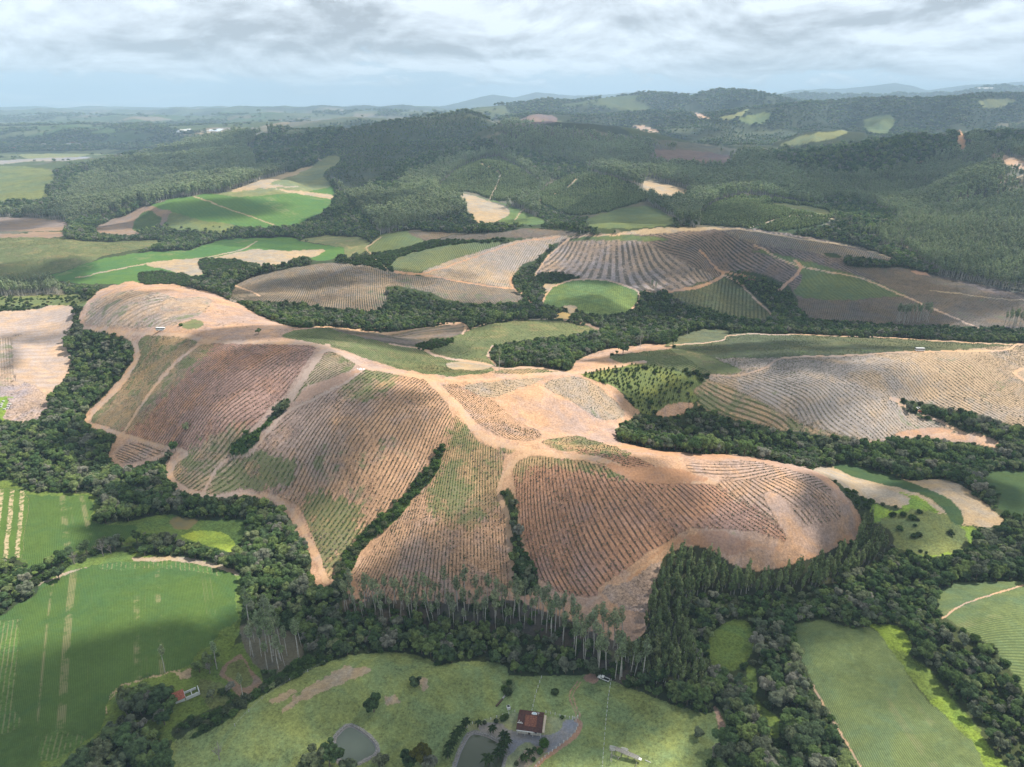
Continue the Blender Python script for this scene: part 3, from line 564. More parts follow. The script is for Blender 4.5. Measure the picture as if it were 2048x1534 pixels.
fld('soy', [(-500,1250),(0,1212),(60,1180),(130,1150),(200,1128),(262,1124),(300,1122),(340,1122),(400,1130),(440,1140),(470,1150),(476,1170),(470,1200),(474,1240),(440,1262),(425,1288),(400,1300),(380,1328),(330,1346),(250,1368),(225,1384),(214,1410),(210,1440),(188,1470),(140,1496),(80,1525),(40,1560),(-500,1700)],
    [((40,1230),(0,1500)),((120,1170),(100,1480)),((220,1130),(210,1400)),((320,1130),(325,1340)),((400,1140),(420,1280)),((450,1150),(468,1240))], 1.9)
fld('soyworn', [(-500,1260),(0,1240),(34,1245),(36,1300),(24,1400),(0,1470),(-500,1500)], [((40,1230),(0,1500)),((-60,1230),(-120,1500))], 5)
fld('soyworn', [(76,1520),(84,1478),(110,1462),(150,1468),(170,1480),(120,1515)], [((90,1470),(80,1520)),((150,1460),(140,1500))], 5)
fld('soyworn', [(196,1130),(230,1124),(300,1122),(350,1122),(420,1134),(440,1150),(380,1142),(300,1136),(220,1140)], [((220,1130),(210,1180)),((400,1130),(410,1180))], 6)
fld('brownsoil', [(440,1342),(478,1309),(500,1335),(527,1368),(505,1388),(480,1394),(455,1362)])
fld('scrubgrass', [(450,1342),(480,1318),(505,1355),(490,1375),(470,1362)], [((455,1345),(485,1320))], 8)
fld('scrubgrass', [(400,1362),(440,1365),(470,1395),(470,1410),(430,1420),(408,1400)])
fld('tan', [(350,1345),(378,1338),(385,1352),(372,1360)])
road([(378,1338),(330,1348),(280,1360),(240,1372),(220,1395),(214,1425)], 3, 'tan')
road([(470,1408),(500,1395),(528,1380)], 4, 'tan')
# pasture and farm
fld('pasture', [(325,1700),(335,1500),(420,1450),(500,1402),(560,1372),(650,1327),(720,1308),(800,1305),(860,1320),(885,1330),(940,1322),(1010,1330),(1030,1352),(1180,1350),(1250,1372),(1320,1400),(1400,1425),(1440,1418),(1452,1460),(1435,1505),(1400,1560),(1360,1700)])
fld('tan', [(540,1400),(580,1378),(590,1385),(560,1405)])
fld('tan', [(768,1395),(800,1392),(798,1406),(775,1408)])
fld('tan', [(838,1358),(852,1360),(856,1375),(845,1382)])
fld('soil', [(1426,1412),(1440,1425),(1452,1455),(1450,1475),(1440,1480),(1436,1445)])
fld('scrubgrass', [(1005,1365),(1030,1360),(1028,1380),(1012,1385)])
fld('tan', [(690,1335),(740,1345),(640,1385),(560,1425),(600,1385)])
fld('palelawn', [(930,1452),(960,1444),(1010,1430),(1034,1424),(1040,1436),(1092,1432),(1142,1440),(1156,1452),(1152,1470),(1110,1500),(1062,1540),(1010,1560),(1012,1500),(985,1476),(950,1466)])
fld('gravel', [(958,1448),(1000,1446),(1012,1456),(1030,1462),(1088,1470),(1120,1460),(1128,1442),(1148,1440),(1156,1455),(1140,1475),(1110,1498),(1088,1505),(1062,1486),(1040,1490),(1020,1510),(1008,1508),(1016,1490),(990,1472),(962,1462)])
fld('tan', [(1040,1512),(1070,1492),(1092,1500),(1060,1530),(1030,1545)])
fld('gravel', [(664,1484),(676,1462),(692,1448),(712,1450),(738,1467),(758,1490),(752,1512),(700,1536),(670,1522)])
fld('gravel', [(892,1600),(908,1520),(922,1484),(936,1465),(956,1461),(988,1471),(1016,1496),(1008,1540),(998,1600)])
# eucalyptus stands: outlines of where their trunks stand
fld('euc_belt', [(692,1188),(760,1196),(900,1204),(1022,1200),(1060,1212),(1140,1240),(1180,1262),(1250,1290),(1300,1300),(1310,1350),(1250,1368),(1180,1340),(1080,1275),(950,1262),(800,1250),(700,1240)])
fld('euc_young', [(1250,1300),(1290,1262),(1300,1200),(1318,1150),(1332,1112),(1385,1092),(1430,1105),(1480,1135),(1560,1136),(1660,1100),(1712,1078),(1735,1040),(1790,1080),(1720,1150),(1620,1180),(1500,1195),(1400,1195),(1372,1250),(1385,1320),(1410,1385),(1330,1376),(1270,1350)])
fld('euc', [(480,1255),(520,1250),(580,1262),(606,1290),(600,1335),(560,1352),(505,1325)])
fld('forest', [(0,1120),(50,1140),(76,1180),(40,1205),(-60,1240),(-500,1260),(-500,1110)])
fld('forest', [(60,1158),(100,1130),(150,1112),(200,1098),(235,1090),(240,1100),(190,1112),(130,1136),(80,1168)])
fld('forest', [(262,1092),(300,1078),(360,1084),(420,1098),(480,1112),(492,1150),(440,1128),(380,1116),(300,1108)])
fld('forest', [(150,1512),(190,1478),(235,1448),(285,1452),(325,1490),(338,1560),(330,1700),(60,1700),(110,1550)])
fld('forest', [(238,1382),(300,1372),(345,1378),(340,1400),(330,1425),(290,1442),(250,1425)])
fld('forest', [(352,1480),(400,1450),(470,1418),(520,1392),(500,1388),(420,1420),(350,1450)])
fld('scrub', [(530,1385),(600,1350),(650,1320),(620,1310),(560,1345),(500,1392),(420,1440),(380,1480),(440,1450)])
# farm tracks and roads
for q in ([(470,300),(540,285),(600,300),(640,320)], [(960,450),(980,430),(940,405),(900,380)], [(1030,440),(1045,420),(1080,400),(1130,378),(1160,350)], [(1000,430),(980,400),(1000,350),(960,325)], [(1500,455),(1600,430),(1720,445),(1850,430),(1960,380),(2048,350)],
          [(1700,300),(1800,330),(1925,300),(1960,303),(1990,310)], [(1400,345),(1480,360),(1560,350),(1660,380)], [(1800,500),(1880,470),(1940,480),(2048,500)], [(1860,580),(1940,590),(2000,598),(2048,600)], [(180,400),(260,370),(340,350),(420,340)], [(1180,330),(1260,322),(1340,340)]):
    road(q, 3.2, 'tan')
road([(0,1183),(60,1160),(130,1125),(200,1095),(300,1080)], 5, 'scrubgrass')
road([(165,655),(250,665),(320,668),(370,672),(420,682),(520,685),(620,688),(680,705),(730,732),(800,746),(855,756)], 11)
road([(855,756),(890,790),(930,830),(960,870),(1000,888),(1060,900),(1120,912),(1200,918),(1250,940),(1300,955),(1380,962),(1430,962)], 16)
fld('redsoil', [(1210,925),(1260,935),(1330,935),(1400,950),(1410,962),(1340,968),(1270,962),(1230,945)])
road([(855,756),(950,760),(1050,750),(1130,746),(1165,744),(1250,729),(1290,723)], 9)
road([(1065,903),(1030,920),(1005,960),(998,990),(1014,1030),(1020,1100),(1024,1150),(1022,1190)], 11)
road([(170,842),(230,780),(275,715),(262,680),(240,664)], 10)
road([(175,848),(240,868),(320,892),(370,905),(345,930),(345,960),(410,992),(500,988),(560,1002),(600,1050),(632,1110),(652,1165)], 13)
road([(250,860),(300,785),(350,728),(395,692),(420,684)], 5)
road([(405,985),(440,930),(465,914),(500,908),(522,880),(570,828),(640,792),(690,765),(728,738)], 7)
road([(582,795),(625,730),(655,692)], 14)
road([(330,905),(300,916),(262,900)], 4)
road([(1560,1130),(1640,1105),(1700,1070),(1716,1040),(1690,1000),(1640,955),(1560,930),(1480,915),(1400,912),(1320,905),(1250,890)], 13, 'orange')
road([(1250,1170),(1300,1120),(1345,1085),(1400,1070),(1480,1085),(1560,1100)], 12, 'orange')
fld('redsoil', [(1345,1085),(1400,1064),(1450,1065),(1500,1085),(1470,1110),(1430,1100),(1385,1090)])
road([(1165,1215),(1215,1180),(1260,1150),(1320,1110)], 4, 'road')
fld('orange', [(693,1150),(704,1145),(716,1185),(735,1200),(705,1195)])
fld('orange', [(905,1185),(930,1172),(965,1185),(970,1205),(910,1205)])
fld('orange', [(1055,1190),(1085,1188),(1110,1205),(1095,1222),(1060,1212)])
fld('debris', [(1205,1180),(1260,1160),(1320,1120),(1312,1160),(1296,1200),(1290,1225),(1240,1215)])
road([(850,700),(880,713),(960,726),(1010,737),(1060,734),(1128,743)], 6)
road([(700,660),(800,652),(900,646),(930,650),(925,668)], 4)
road([(858,700),(820,694),(780,688)], 4)
road([(985,692),(976,712),(992,730)], 5)
road([(1412,750),(1480,750),(1530,736),(1570,716),(1700,711),(1830,703),(2000,701),(2040,688),(2100,690)], 5)
road([(1340,690),(1440,682),(1462,670),(1560,669),(1750,674),(1900,683),(2040,690)], 3)
road([(1800,800),(1782,795),(1800,808),(1850,828),(1920,862),(1980,885),(2012,897)], 7)
road([(1740,884),(1800,874),(1850,872),(1900,866)], 5)
road([(2100,735),(2046,738),(2030,748),(2060,765),(2100,778)], 8)
road([(1022,554),(1026,576),(1052,592),(1062,606)], 5, 'orange')
road([(788,542),(840,548),(950,568),(1026,578)], 4, 'orange')
road([(788,545),(850,546),(950,513),(1040,484),(1120,474)], 4, 'orange')
road([(460,568),(500,582),(520,592)], 4)
road([(1082,610),(1095,586),(1112,571),(1160,559),(1220,562),(1270,580),(1280,596),(1265,618)], 4)
road([(1335,583),(1400,573),(1438,556),(1445,548)], 8, 'orange')
road([(1070,550),(1090,520),(1130,484),(1160,473),(1260,468)], 4)
road([(1445,550),(1480,566),(1500,588),(1550,634)], 4)
road([(1400,500),(1440,540),(1510,556),(1480,560)], 5, 'orange')
road([(1510,490),(1590,530),(1720,556),(1830,602),(1962,658)], 4)
road([(1560,580),(1600,540),(1590,520)], 7, 'orange')
road([(1240,466),(1300,462),(1400,457),(1480,459),(1600,478),(1700,492),(1785,516)], 4, 'tan')
road([(1130,640),(1165,646),(1205,660)], 8, 'brownsoil')
road([(1110,637),(1000,642),(945,656)], 3, 'tan')
road([(150,556),(300,526),(400,516),(480,500),(515,482)], 3, 'tan')
road([(385,391),(470,422),(565,456)], 3, 'tan')
road([(1885,1236),(1920,1212),(1980,1190),(2060,1166)], 5)
road([(1625,1370),(1660,1430),(1690,1480),(1730,1550)], 4)
road([(776,540),(735,500),(745,486),(762,474)], 3, 'tan')
road([(1156,1362),(1140,1385),(1142,1405),(1150,1422),(1154,1438)], 2.2, 'redsoil')
road([(1162,1364),(1147,1386),(1149,1404),(1156,1420),(1160,1436)], 2.2, 'redsoil')
road([(1154,1440),(1160,1450),(1150,1472),(1120,1495),(1085,1520),(1050,1560)], 11, 'redsoil')
fld('redsoil', [(1168,1350),(1192,1346),(1200,1356),(1188,1366),(1170,1362)])

# rasterise (in the photograph's pixels), then read back at every ground point it shows
U0, V0, RW, RH = -520, 120, 3100, 1600
cls = np.zeros((RH, RW), np.int16); fid = np.full((RH, RW), -1, np.int16)
vv, uu = np.mgrid[V0:V0+RH, U0:U0+RW].astype(np.float32)
wob1 = fbm(uu, vv*1.4, 14, 2, 31); wob2 = fbm(uu, vv*1.4, 14, 2, 77)
cls[:] = CI['forest']
lim = np.interp(uu[0], [-500,0,150,300,640,760,1000,1100,1500,1800,1950,2600], [476,476,440,430,340,470,420,470,470,500,600,640])
cls[(vv < lim[None]) ] = CI['euc']
# native forest and far stands
for c, pl in (('forestfar', [(640,345),(700,260),(560,262),(500,300),(520,340),(600,345)]), ('forestfar', [(-500,400),(0,400),(60,370),(130,330),(220,322),(300,300),(280,320),(200,345),(120,400),(60,430),(-500,440)]),
              ('forestfar', [(740,372),(800,330),(900,290),(960,282),(1000,300),(900,330),(820,360),(780,400)]),
              ('forestfar', [(1000,300),(1100,320),(1180,340),(1120,360),(1060,340)]),
              ('forest', [(1100,470),(1080,440),(1000,450),(930,450),(780,470),(680,470),(600,462),(400,462),(330,470),(200,478),(120,460),(200,440),(280,410),(380,420),(300,480),(640,475),(700,520),(560,580),(1160,480)]),
              ('forest', [(1060,440),(1120,410),(1180,440),(1350,450),(1450,455),(1680,455),(1760,490),(1780,516),(1600,475),(1200,465),(1100,468)]),
              ('forestfar', [(1540,300),(1700,270),(1900,262),(1930,300),(1850,330),(1700,360),(1560,340)]),
              ('forestfar', [(1600,420),(1700,400),(1800,440),(1760,470),(1680,450)]),
              ('forestfar', [(2548,262),(1930,262),(1940,280),(2048,300),(2548,320)])):
    m = inpoly(catmull(pl, 4, True), uu+wob1*26, vv+wob2*12); cls[m] = CI[c]
for k, (c, pl, g, spc, sm) in enumerate(FIELDS):
    if isinstance(sm, bool):
        poly = catmull(pl, 5, True) if sm else np.array(pl, float)
        x0, y0 = np.maximum(np.floor(poly.min(0)).astype(int)-6-[U0, V0], 0); x1, y1 = np.ceil(poly.max(0)).astype(int)+6-[U0, V0]
        sl_ = (slice(y0, max(y1, 0)), slice(x0, max(x1, 0)))
        amp = 4.0 if c not in ('white', 'gravel', 'palelawn', 'ochre') else 1.0
        m = inpoly(poly, uu[sl_]+wob1[sl_]*amp, vv[sl_]+wob2[sl_]*amp*0.8)
        cls[sl_][m] = CI[c]; fid[sl_][m] = k
    else:
        p = catmull(pl, 6); w = sm/2
        x0, y0 = np.maximum(np.floor(p.min(0)).astype(int)-12-[U0, V0], 0); x1, y1 = np.ceil(p.max(0)).astype(int)+12-[U0, V0]
        sl_ = (slice(y0, y1), slice(x0, x1)); us, vs = uu[sl_]+wob1[sl_]*2.5, vv[sl_]+wob2[sl_]*2
        d = np.full(us.shape, 1e9, np.float32)
        for a, b in zip(p[:-1], p[1:]):
            e = b-a; t = np.clip(((us-a[0])*e[0]+(vs-a[1])*e[1])/(e@e+1e-9), 0, 1)
            # tracks lie on the ground: thinner across the line of sight
            d = np.minimum(d, np.hypot(us-a[0]-t*e[0], (vs-a[1]-t*e[1])*1.5))
        m = d < w
        cls[sl_][m] = CI[c]; fid[sl_][m] = k
del uu, vv, wob1, wob2
def look(u, v, arr=None):
    arr = cls if arr is None else arr
    return arr[np.clip(np.round(v-V0).astype(int), 0, RH-1), np.clip(np.round(u-U0).astype(int), 0, RW-1)]

# row direction fields: a cubic in ground coordinates whose level lines follow the guides
def basis(x, y):
    return np.stack([x, y, x*x, x*y, y*y, x**3, x*x*y, x*y*y, y**3], -1)
def grads(x, y):
    o = np.ones_like(x); z = np.zeros_like(x)
    return (np.stack([o, z, 2*x, y, z, 3*x*x, 2*x*y, y*y, z], -1), np.stack([z, o, z, x, 2*y, z, x*x, 2*x*y, 3*y*y], -1))
ROWF = {}
def fit_rows(guides):
    P_, D_ = [], []
    for a, b in guides:
        A = at(*a); B = at(*b)
        for t in (0, .5, 1):
            q = A.lerp(B, t); P_.append((q.x, q.y)); D_.append(((B.x-A.x), (B.y-A.y)))
    P_ = np.array(P_); D_ = np.array(D_); D_ /= np.linalg.norm(D_, axis=1)[:, None]
    c = P_.mean(0); s = max(np.abs(P_-c).max(), 10)
    x, y = ((P_-c)/s).T; gx, gy = grads(x, y)
    nrm = np.c_[-D_[:, 1], D_[:, 0]]
    ref = nrm.mean(0) if np.linalg.norm(nrm.mean(0)) > .3 else nrm[0]
    sg = np.sign(nrm@ref); nrm *= np.where(sg == 0, 1, sg)[:, None]
    K = 9 if len(guides) >= 6 else (5 if len(guides) >= 3 else 2)
    along = gx*D_[:, :1]+gy*D_[:, 1:]; across = gx*nrm[:, :1]+gy*nrm[:, 1:]
    M = np.vstack([along[:, :K]*4, across[:, :K], np.eye(K)*0.02*np.arange(K)[:, None].clip(0, 1)])
    b = np.r_[np.zeros(len(P_)), np.ones(len(P_)), np.zeros(K)]
    w = np.linalg.lstsq(M, b, rcond=None)[0]
    return c, s, w, K
def rowphi(f, x, y):
    c, s, w, K = f
    return (basis((x-c[0])/s, (y-c[1])/s)[..., :K]@w)*s
def rowgrad(f, x, y):
    c, s, w, K = f; gx, gy = grads((x-c[0])/s, (y-c[1])/s)
    return gx[..., :K]@w, gy[..., :K]@w
cache = {}
for k, (c, pl, g, spc, sm) in enumerate(FIELDS):
    if g:
        key = str(g)
        if key not in cache: cache[key] = fit_rows(g)
        ROWF[k] = (cache[key], spc*(1 if c in ('striped', 'stripedk', 'young', 'soystripe', 'brownsoil') else .8 if c in ('lush', 'greenfld') else .34 if c in ('corn', 'soy', 'soyworn') else .38))

# ------------------------------------------------------------------ ground mesh
UU, VV = project(XG, YG, Z)
CC = look(UU, VV); FI = look(UU, VV, fid)
# covers without a hard border run into one another
for grp, amp in ((('pl', 'plgreen', 'plred'), 52), (('pasture', 'tan', 'scrubgrass', 'grass', 'palegreen', 'limegrass'), 14), (('soil', 'orange', 'redsoil', 'debris', 'palesoil', 'palebush', 'road'), 12), (('greenfld', 'stripedk', 'striped', 'plgrey', 'plpale', 'brownpl', 'greenbrown', 'weedsoil', 'greenrows'), 9)):
    k_ = np.array([CI[g] for g in grp]); m = np.isin(CC, k_)
    xm, ym = XG[m], YG[m]; ps = np.clip(400/ym, .35, 1.3)
    for o, q in ((22, .8), (7, .5), (2.2, .35)):
        du_ = fbm(xm, ym, o, 3, 91)*amp*q*ps*1.6; dv_ = fbm(xm, ym, o, 3, 92)*amp*q*ps
        c2 = look(UU[m]+du_, VV[m]+dv_); cm_ = CC[m]; okk = np.isin(c2, k_); cm_[okk] = c2[okk]; CC[m] = cm_
del UU, VV
def attr_table(idx, key):
    return np.array([CLS[n][key] for n in CN], np.float32)[idx]
C0 = attr_table(CC, 0); C1 = attr_table(CC, 1)
RS = attr_table(CC, 2); DU = attr_table(CC, 3); WE = attr_table(CC, 4); MO = attr_table(CC, 5)
# far patchwork of fields and woods, cells in world space
pm = CC == CI['patch']
def patchwork(xs, ys):
    wx = xs+fbm(xs, ys, 500, 3, 41)*260; wy = ys+fbm(xs, ys, 500, 3, 42)*260
    gx_, gy_ = np.floor(wx/330), np.floor(wy/420); best = np.full(xs.shape, 1e9); cid = np.zeros(xs.shape)
    for dx in (-1, 0, 1):
        for dy in (-1, 0, 1):
            ix, iy = (gx_+dx).astype(np.int64), (gy_+dy).astype(np.int64)
            cx = (ix+.5+.8*(vhash(ix, iy, 3)-.5))*330; cy = (iy+.5+.8*(vhash(ix, iy, 4)-.5))*420
            d = np.hypot(wx-cx, wy-cy); b = d < best
            best = np.where(b, d, best); cid = np.where(b, vhash(ix, iy, 9), cid)
    lft = np.clip(0.55-xs/ys*1.1, 0.05, 1.0)
    wood = fbm(xs, ys, 700, 3, 51) > (-.25+.40*lft)
    return cid, lft, (fbm(xs, ys, 700, 3, 51) > (-.25+.40*lft)) | (fbm(xs, ys, 60, 2, 61) > 0.42) | (cid >= lft*.9)
xs, ys = XG[pm], YG[pm]; cid, lft, wood = patchwork(xs, ys)
col = np.empty((xs.size, 3), np.float32); col[:] = (.050, .065, .034)
for lo_, hi_, cl in ((0, .3, (.105,.135,.060)), (.3, .5, (.15,.175,.09)), (.5, .6, (.20,.18,.13)), (.6, .66, (.30,.25,.18)), (.66, .9, (.09,.145,.055))):
    col[(cid >= lo_) & (cid < hi_) & ~wood] = cl
C0[pm] = col*.74; del cid, col
pm = np.isin(CC, [CI['pl'], CI['plgreen'], CI['plred'], CI['plpale'], CI['plgrey']])
WE[pm] += (fbm(XG[pm], YG[pm], 70, 4, 66)*.34).astype(np.float32)
PHI = np.zeros(XG.shape, np.float32)
for k, (f, spc) in ROWF.items():
    m = FI == k
    if m.any(): PHI[m] = rowphi(f, XG[m], YG[m])/spc
me = bpy.data.meshes.new('ground'); nv = NY*NA
me.vertices.add(nv)
me.vertices.foreach_set('co', np.stack([XG, YG, Z], -1).astype(np.float32).ravel())
nq = (NY-1)*(NA-1); ii, jj = np.meshgrid(np.arange(NY-1), np.arange(NA-1), indexing='ij')
q0 = (ii*NA+jj).ravel(); quads = np.stack([q0, q0+1, q0+NA+1, q0+NA], -1).astype(np.int32)
me.loops.add(nq*4); me.loops.foreach_set('vertex_index', quads.ravel())
me.polygons.add(nq); me.polygons.foreach_set('loop_start', np.arange(0, nq*4, 4, dtype=np.int32))
me.polygons.foreach_set('use_smooth', np.ones(nq, bool))
def cattr(name, arr4):
    a = me.attributes.new(name, 'FLOAT_COLOR', 'POINT'); a.data.foreach_set('color', arr4.astype(np.float32).ravel())
cattr('cover', np.concatenate([C0, RS[..., None]], -1)); cattr('plants', np.concatenate([C1, DU[..., None]], -1))
STK = np.zeros_like(WE)
for c_, s_ in (('soy', .55), ('corn', .25), ('pl', .0), ('lush', .35), ('pasture', .0)): STK[CC == CI[c_]] = s_
cattr('wear', np.stack([WE, MO, PHI, STK], -1))
me.update(); me.validate()
del quads, q0, ii, jj, C1, RS, DU, PHI
ground = bpy.data.objects.new('ground', me); COL.objects.link(ground); ground['kind'] = 'structure'

# ------------------------------------------------------------------ materials
MATS = {}
def newmat(name):
    m = bpy.data.materials.new(name); m.use_nodes = True; m.node_tree.nodes.clear(); MATS[name] = m; return m, m.node_tree
def finish(nt, col, rough=0.9, spec=0.2, normal=None, metal=0.0, **kw):
    b = N(nt, 'ShaderNodeBsdfPrincipled', {'Base Color': col if isinstance(col, bpy.types.NodeSocket) else (*col, 1), 'Roughness': rough, 'Specular IOR Level': spec, 'Metallic': metal})
    if normal is not None: nt.links.new(normal, b.inputs['Normal'])
    for k, v in kw.items(): b.inputs[k].default_value = v
    nt.links.new(b.outputs[0], N(nt, 'ShaderNodeOutputMaterial').inputs[0]); return b
def plain(name, col, rough=0.85, spec=0.25, var=0.25, sc=1.5, metal=0.0):
    m, nt = newmat(name); g = N(nt, 'ShaderNodeNewGeometry').outputs['Position']
    n = NOISE(nt, g, sc, 4, 0.6)
    c = MIX(nt, RAMP(nt, n, .3, .7), tuple(x*(1-var) for x in col), tuple(min(x*(1+var), 1) for x in col))
    finish(nt, c, rough, spec, metal=metal); return m

gm, nt = newmat('ground_cover')
A = N(nt, 'ShaderNodeAttribute', attribute_name='cover'); B = N(nt, 'ShaderNodeAttribute', attribute_name='plants'); Wn = N(nt, 'ShaderNodeAttribute', attribute_name='wear')
ws = N(nt, 'ShaderNodeSeparateXYZ', {0: Wn.outputs['Vector']})
weed, mot, phi = ws.outputs
pos = N(nt, 'ShaderNodeNewGeometry').outputs['Position']
n0 = NOISE(nt, pos, 1/150, 3); n1 = NOISE(nt, pos, 1/34, 4, .6); n2 = NOISE(nt, pos, 1/7.5, 4, .65); n3 = NOISE(nt, pos, 1/1.3, 3, .7)
n4 = NOISE(nt, pos, 1/20, 5, .7, .6)
def sub(a, b): return MATH(nt, 'SUBTRACT', a, b)
def mul(a, b): return MATH(nt, 'MULTIPLY', a, b)
def add(a, b): return MATH(nt, 'ADD', a, b)
n6 = NOISE(nt, pos, 1/.55, 2, .7)
var = add(add(add(mul(sub(n1, .5), 1.1), mul(sub(n2, .5), 1.3)), mul(sub(n3, .5), 2.2)), mul(sub(n6, .5), 1.4))
bri = add(1.0, mul(mot, var))
base = N(nt, 'ShaderNodeVectorMath', {0: A.outputs['Color'], 3: bri}, operation='SCALE').outputs[0]
# soil drifts between ochre and grey brush-strewn ground
hue = RAMP(nt, add(mul(n0, .5), mul(n4, .5)), .42, .60)
grey = N(nt, 'ShaderNodeVectorMath', {0: base, 1: (0.80, 0.90, 1.12)}, operation='MULTIPLY').outputs[0]
warm = N(nt, 'ShaderNodeVectorMath', {0: base, 1: (1.06, .98, .86)}, operation='MULTIPLY').outputs[0]
base = MIX(nt, hue, warm, grey)
wmask = mul(RAMP(nt, sub(add(mul(n4, .6), mul(n2, .4)), sub(.70, mul(weed, .42))), 0.0, .07), RAMP(nt, n3, .38, .6, .55, 1.0))
wmask = mul(wmask, RAMP(nt, weed, .0, .08))
wcol = MIX(nt, n2, (.085, .115, .045), (.185, .215, .085))
base = MIX(nt, mul(wmask, .85), base, wcol)
stn = N(nt, 'ShaderNodeTexNoise', {'W': mul(phi, .09), 'Scale': 1.0, 'Detail': 3.0}, noise_dimensions='1D').outputs[0]
stm = mul(mul(RAMP(nt, stn, .56, .64), RAMP(nt, add(n1, mul(sub(n2, .5), .8)), .48, .62)), Wn.outputs['Alpha'])
base = MIX(nt, stm, base, (.33, .27, .15))
fr = MATH(nt, 'FRACT', add(phi, mul(sub(n2, .5), .42)))
dist = mul(MATH(nt, 'ABSOLUTE', sub(fr, .5)), 2.0)
edge = sub(B.outputs['Alpha'], dist)
rowm = RAMP(nt, add(edge, mul(sub(n3, .5), .5)), -.10, .14)
n5 = NOISE(nt, pos, 1/2.6, 2, .6)
rowm = mul(mul(rowm, A.outputs['Alpha']), RAMP(nt, add(n5, mul(sub(n1, .5), .9)), .34, .54, .12, 1.0))
pc = MIX(nt, mul(wmask, .7), B.outputs['Color'], (.06, .10, .03))
col = MIX(nt, rowm, base, pc)
bh = add(add(mul(n3, .5), mul(n2, 1.2)), mul(rowm, .9))
bump = N(nt, 'ShaderNodeBump', {'Strength': .55, 'Distance': .45, 'Height': bh}).outputs[0]
finish(nt, col, .95, .08, bump)
me.materials.append(gm)

def leafmat(name, cols, clump=1.0, vari=.9):
    m, nt = newmat(name)
    oi = N(nt, 'ShaderNodeObjectInfo').outputs['Random']
    r = N(nt, 'ShaderNodeValToRGB', {0: oi}); els = r.color_ramp.elements
    while len(els) < len(cols): els.new(.5)
    for i, c in enumerate(cols): els[i].position = i/(len(cols)-1); els[i].color = (*c, 1)
    g = N(nt, 'ShaderNodeNewGeometry')
    n = NOISE(nt, g.outputs['Position'], clump, 3, .7)
    big = NOISE(nt, g.outputs['Position'], 1/90, 3, .6)
    v = MATH(nt, 'ADD', RAMP(nt, n, .3, .7, 1-vari*.55, 1+vari*.75), MATH(nt, 'ADD', MATH(nt, 'MULTIPLY', MATH(nt, 'SUBTRACT', big, .5), 1.1), MATH(nt, 'MULTIPLY', MATH(nt, 'SUBTRACT', NOISE(nt, g.outputs['Position'], 1/420, 2, .5), .5), 1.3)))
    c = N(nt, 'ShaderNodeVectorMath', {0: r.outputs[0], 3: v}, operation='SCALE').outputs[0]
    d = N(nt, 'ShaderNodeBsdfDiffuse', {'Color': c, 'Roughness': 1.0}); t = N(nt, 'ShaderNodeBsdfTranslucent', {'Color': c})
    mx = N(nt, 'ShaderNodeMixShader', {0: .35, 1: d.outputs[0], 2: t.outputs[0]})
    nt.links.new(mx.outputs[0], N(nt, 'ShaderNodeOutputMaterial').inputs[0]); return m
LEAF = leafmat('broadleaf_foliage', [(0.106,0.167,0.070), (0.078,0.132,0.053), (0.159,0.228,0.078), (0.097,0.150,0.078), (0.228,0.291,0.097), (0.167,0.184,0.123), (0.088,0.150,0.060), (0.202,0.263,0.088), (0.282,0.273,0.219), (0.123,0.176,0.088)], .5)
EUCL = leafmat('eucalyptus_foliage', [(0.270,0.325,0.173), (0.217,0.273,0.144), (0.325,0.361,0.200), (0.254,0.316,0.181), (0.307,0.331,0.217)], .6)
YNGL = leafmat('young_eucalyptus_foliage', [(.190,.250,.105), (.235,.285,.120), (.155,.210,.090), (.270,.300,.140)], .6)
SHRL = leafmat('shrub_foliage', [(0.072,0.124,0.034), (0.052,0.086,0.029), (0.104,0.169,0.044), (0.065,0.091,0.042), (0.130,0.143,0.078)], 1.2)
BUSL = leafmat('bright_sapling_foliage', [(.10,.15,.035), (.14,.18,.05), (.08,.11,.035), (.17,.20,.06)], 1.2)
SAPL = leafmat('sapling_foliage', [(0.100,0.140,0.059), (0.074,0.100,0.055), (0.137,0.199,0.070), (0.125,0.113,0.088)], 1.5, .5)
PALML = leafmat('palm_foliage', [(.040,.070,.025), (.060,.095,.030)], 1.5)
BARK = plain('pale_bark', (.50, .47, .42), .8, .2, .25, 1.0)
BARKD = plain('brown_bark', (.16, .125, .095), .9, .2, .3, 2.0)
DEADB = plain('dead_grey_wood', (.27, .24, .22), .9, .2, .3, 2.0)

# ------------------------------------------------------------------ tree shapes
def mesh_np(name, V, Fs, mats, midx=None, smooth=False):
    m = bpy.data.meshes.new(name); m.from_pydata([tuple(v) for v in V], [], Fs)
    for x in mats: m.materials.append(x)
    if midx is not None: m.polygons.foreach_set('material_index', np.array(midx, np.int32))
    if smooth: m.polygons.foreach_set('use_smooth', np.ones(len(m.polygons), bool))
    m.update(); return m
def ico(r, c, sub, V, Fs, jit=0, rg=None, sz=(1, 1, 1)):
    bm = bmesh.new(); bmesh.ops.create_icosphere(bm, subdivisions=sub, radius=1)
    o = len(V)
    for v in bm.verts:
        k = 1+(rg.uniform(-jit, jit) if rg is not None else 0)
        V.append((c[0]+v.co.x*r*k*sz[0], c[1]+v.co.y*r*k*sz[1], c[2]+v.co.z*r*k*sz[2]))
    for f in bm.faces: Fs.append(tuple(v.index+o for v in f.verts))
    bm.free()
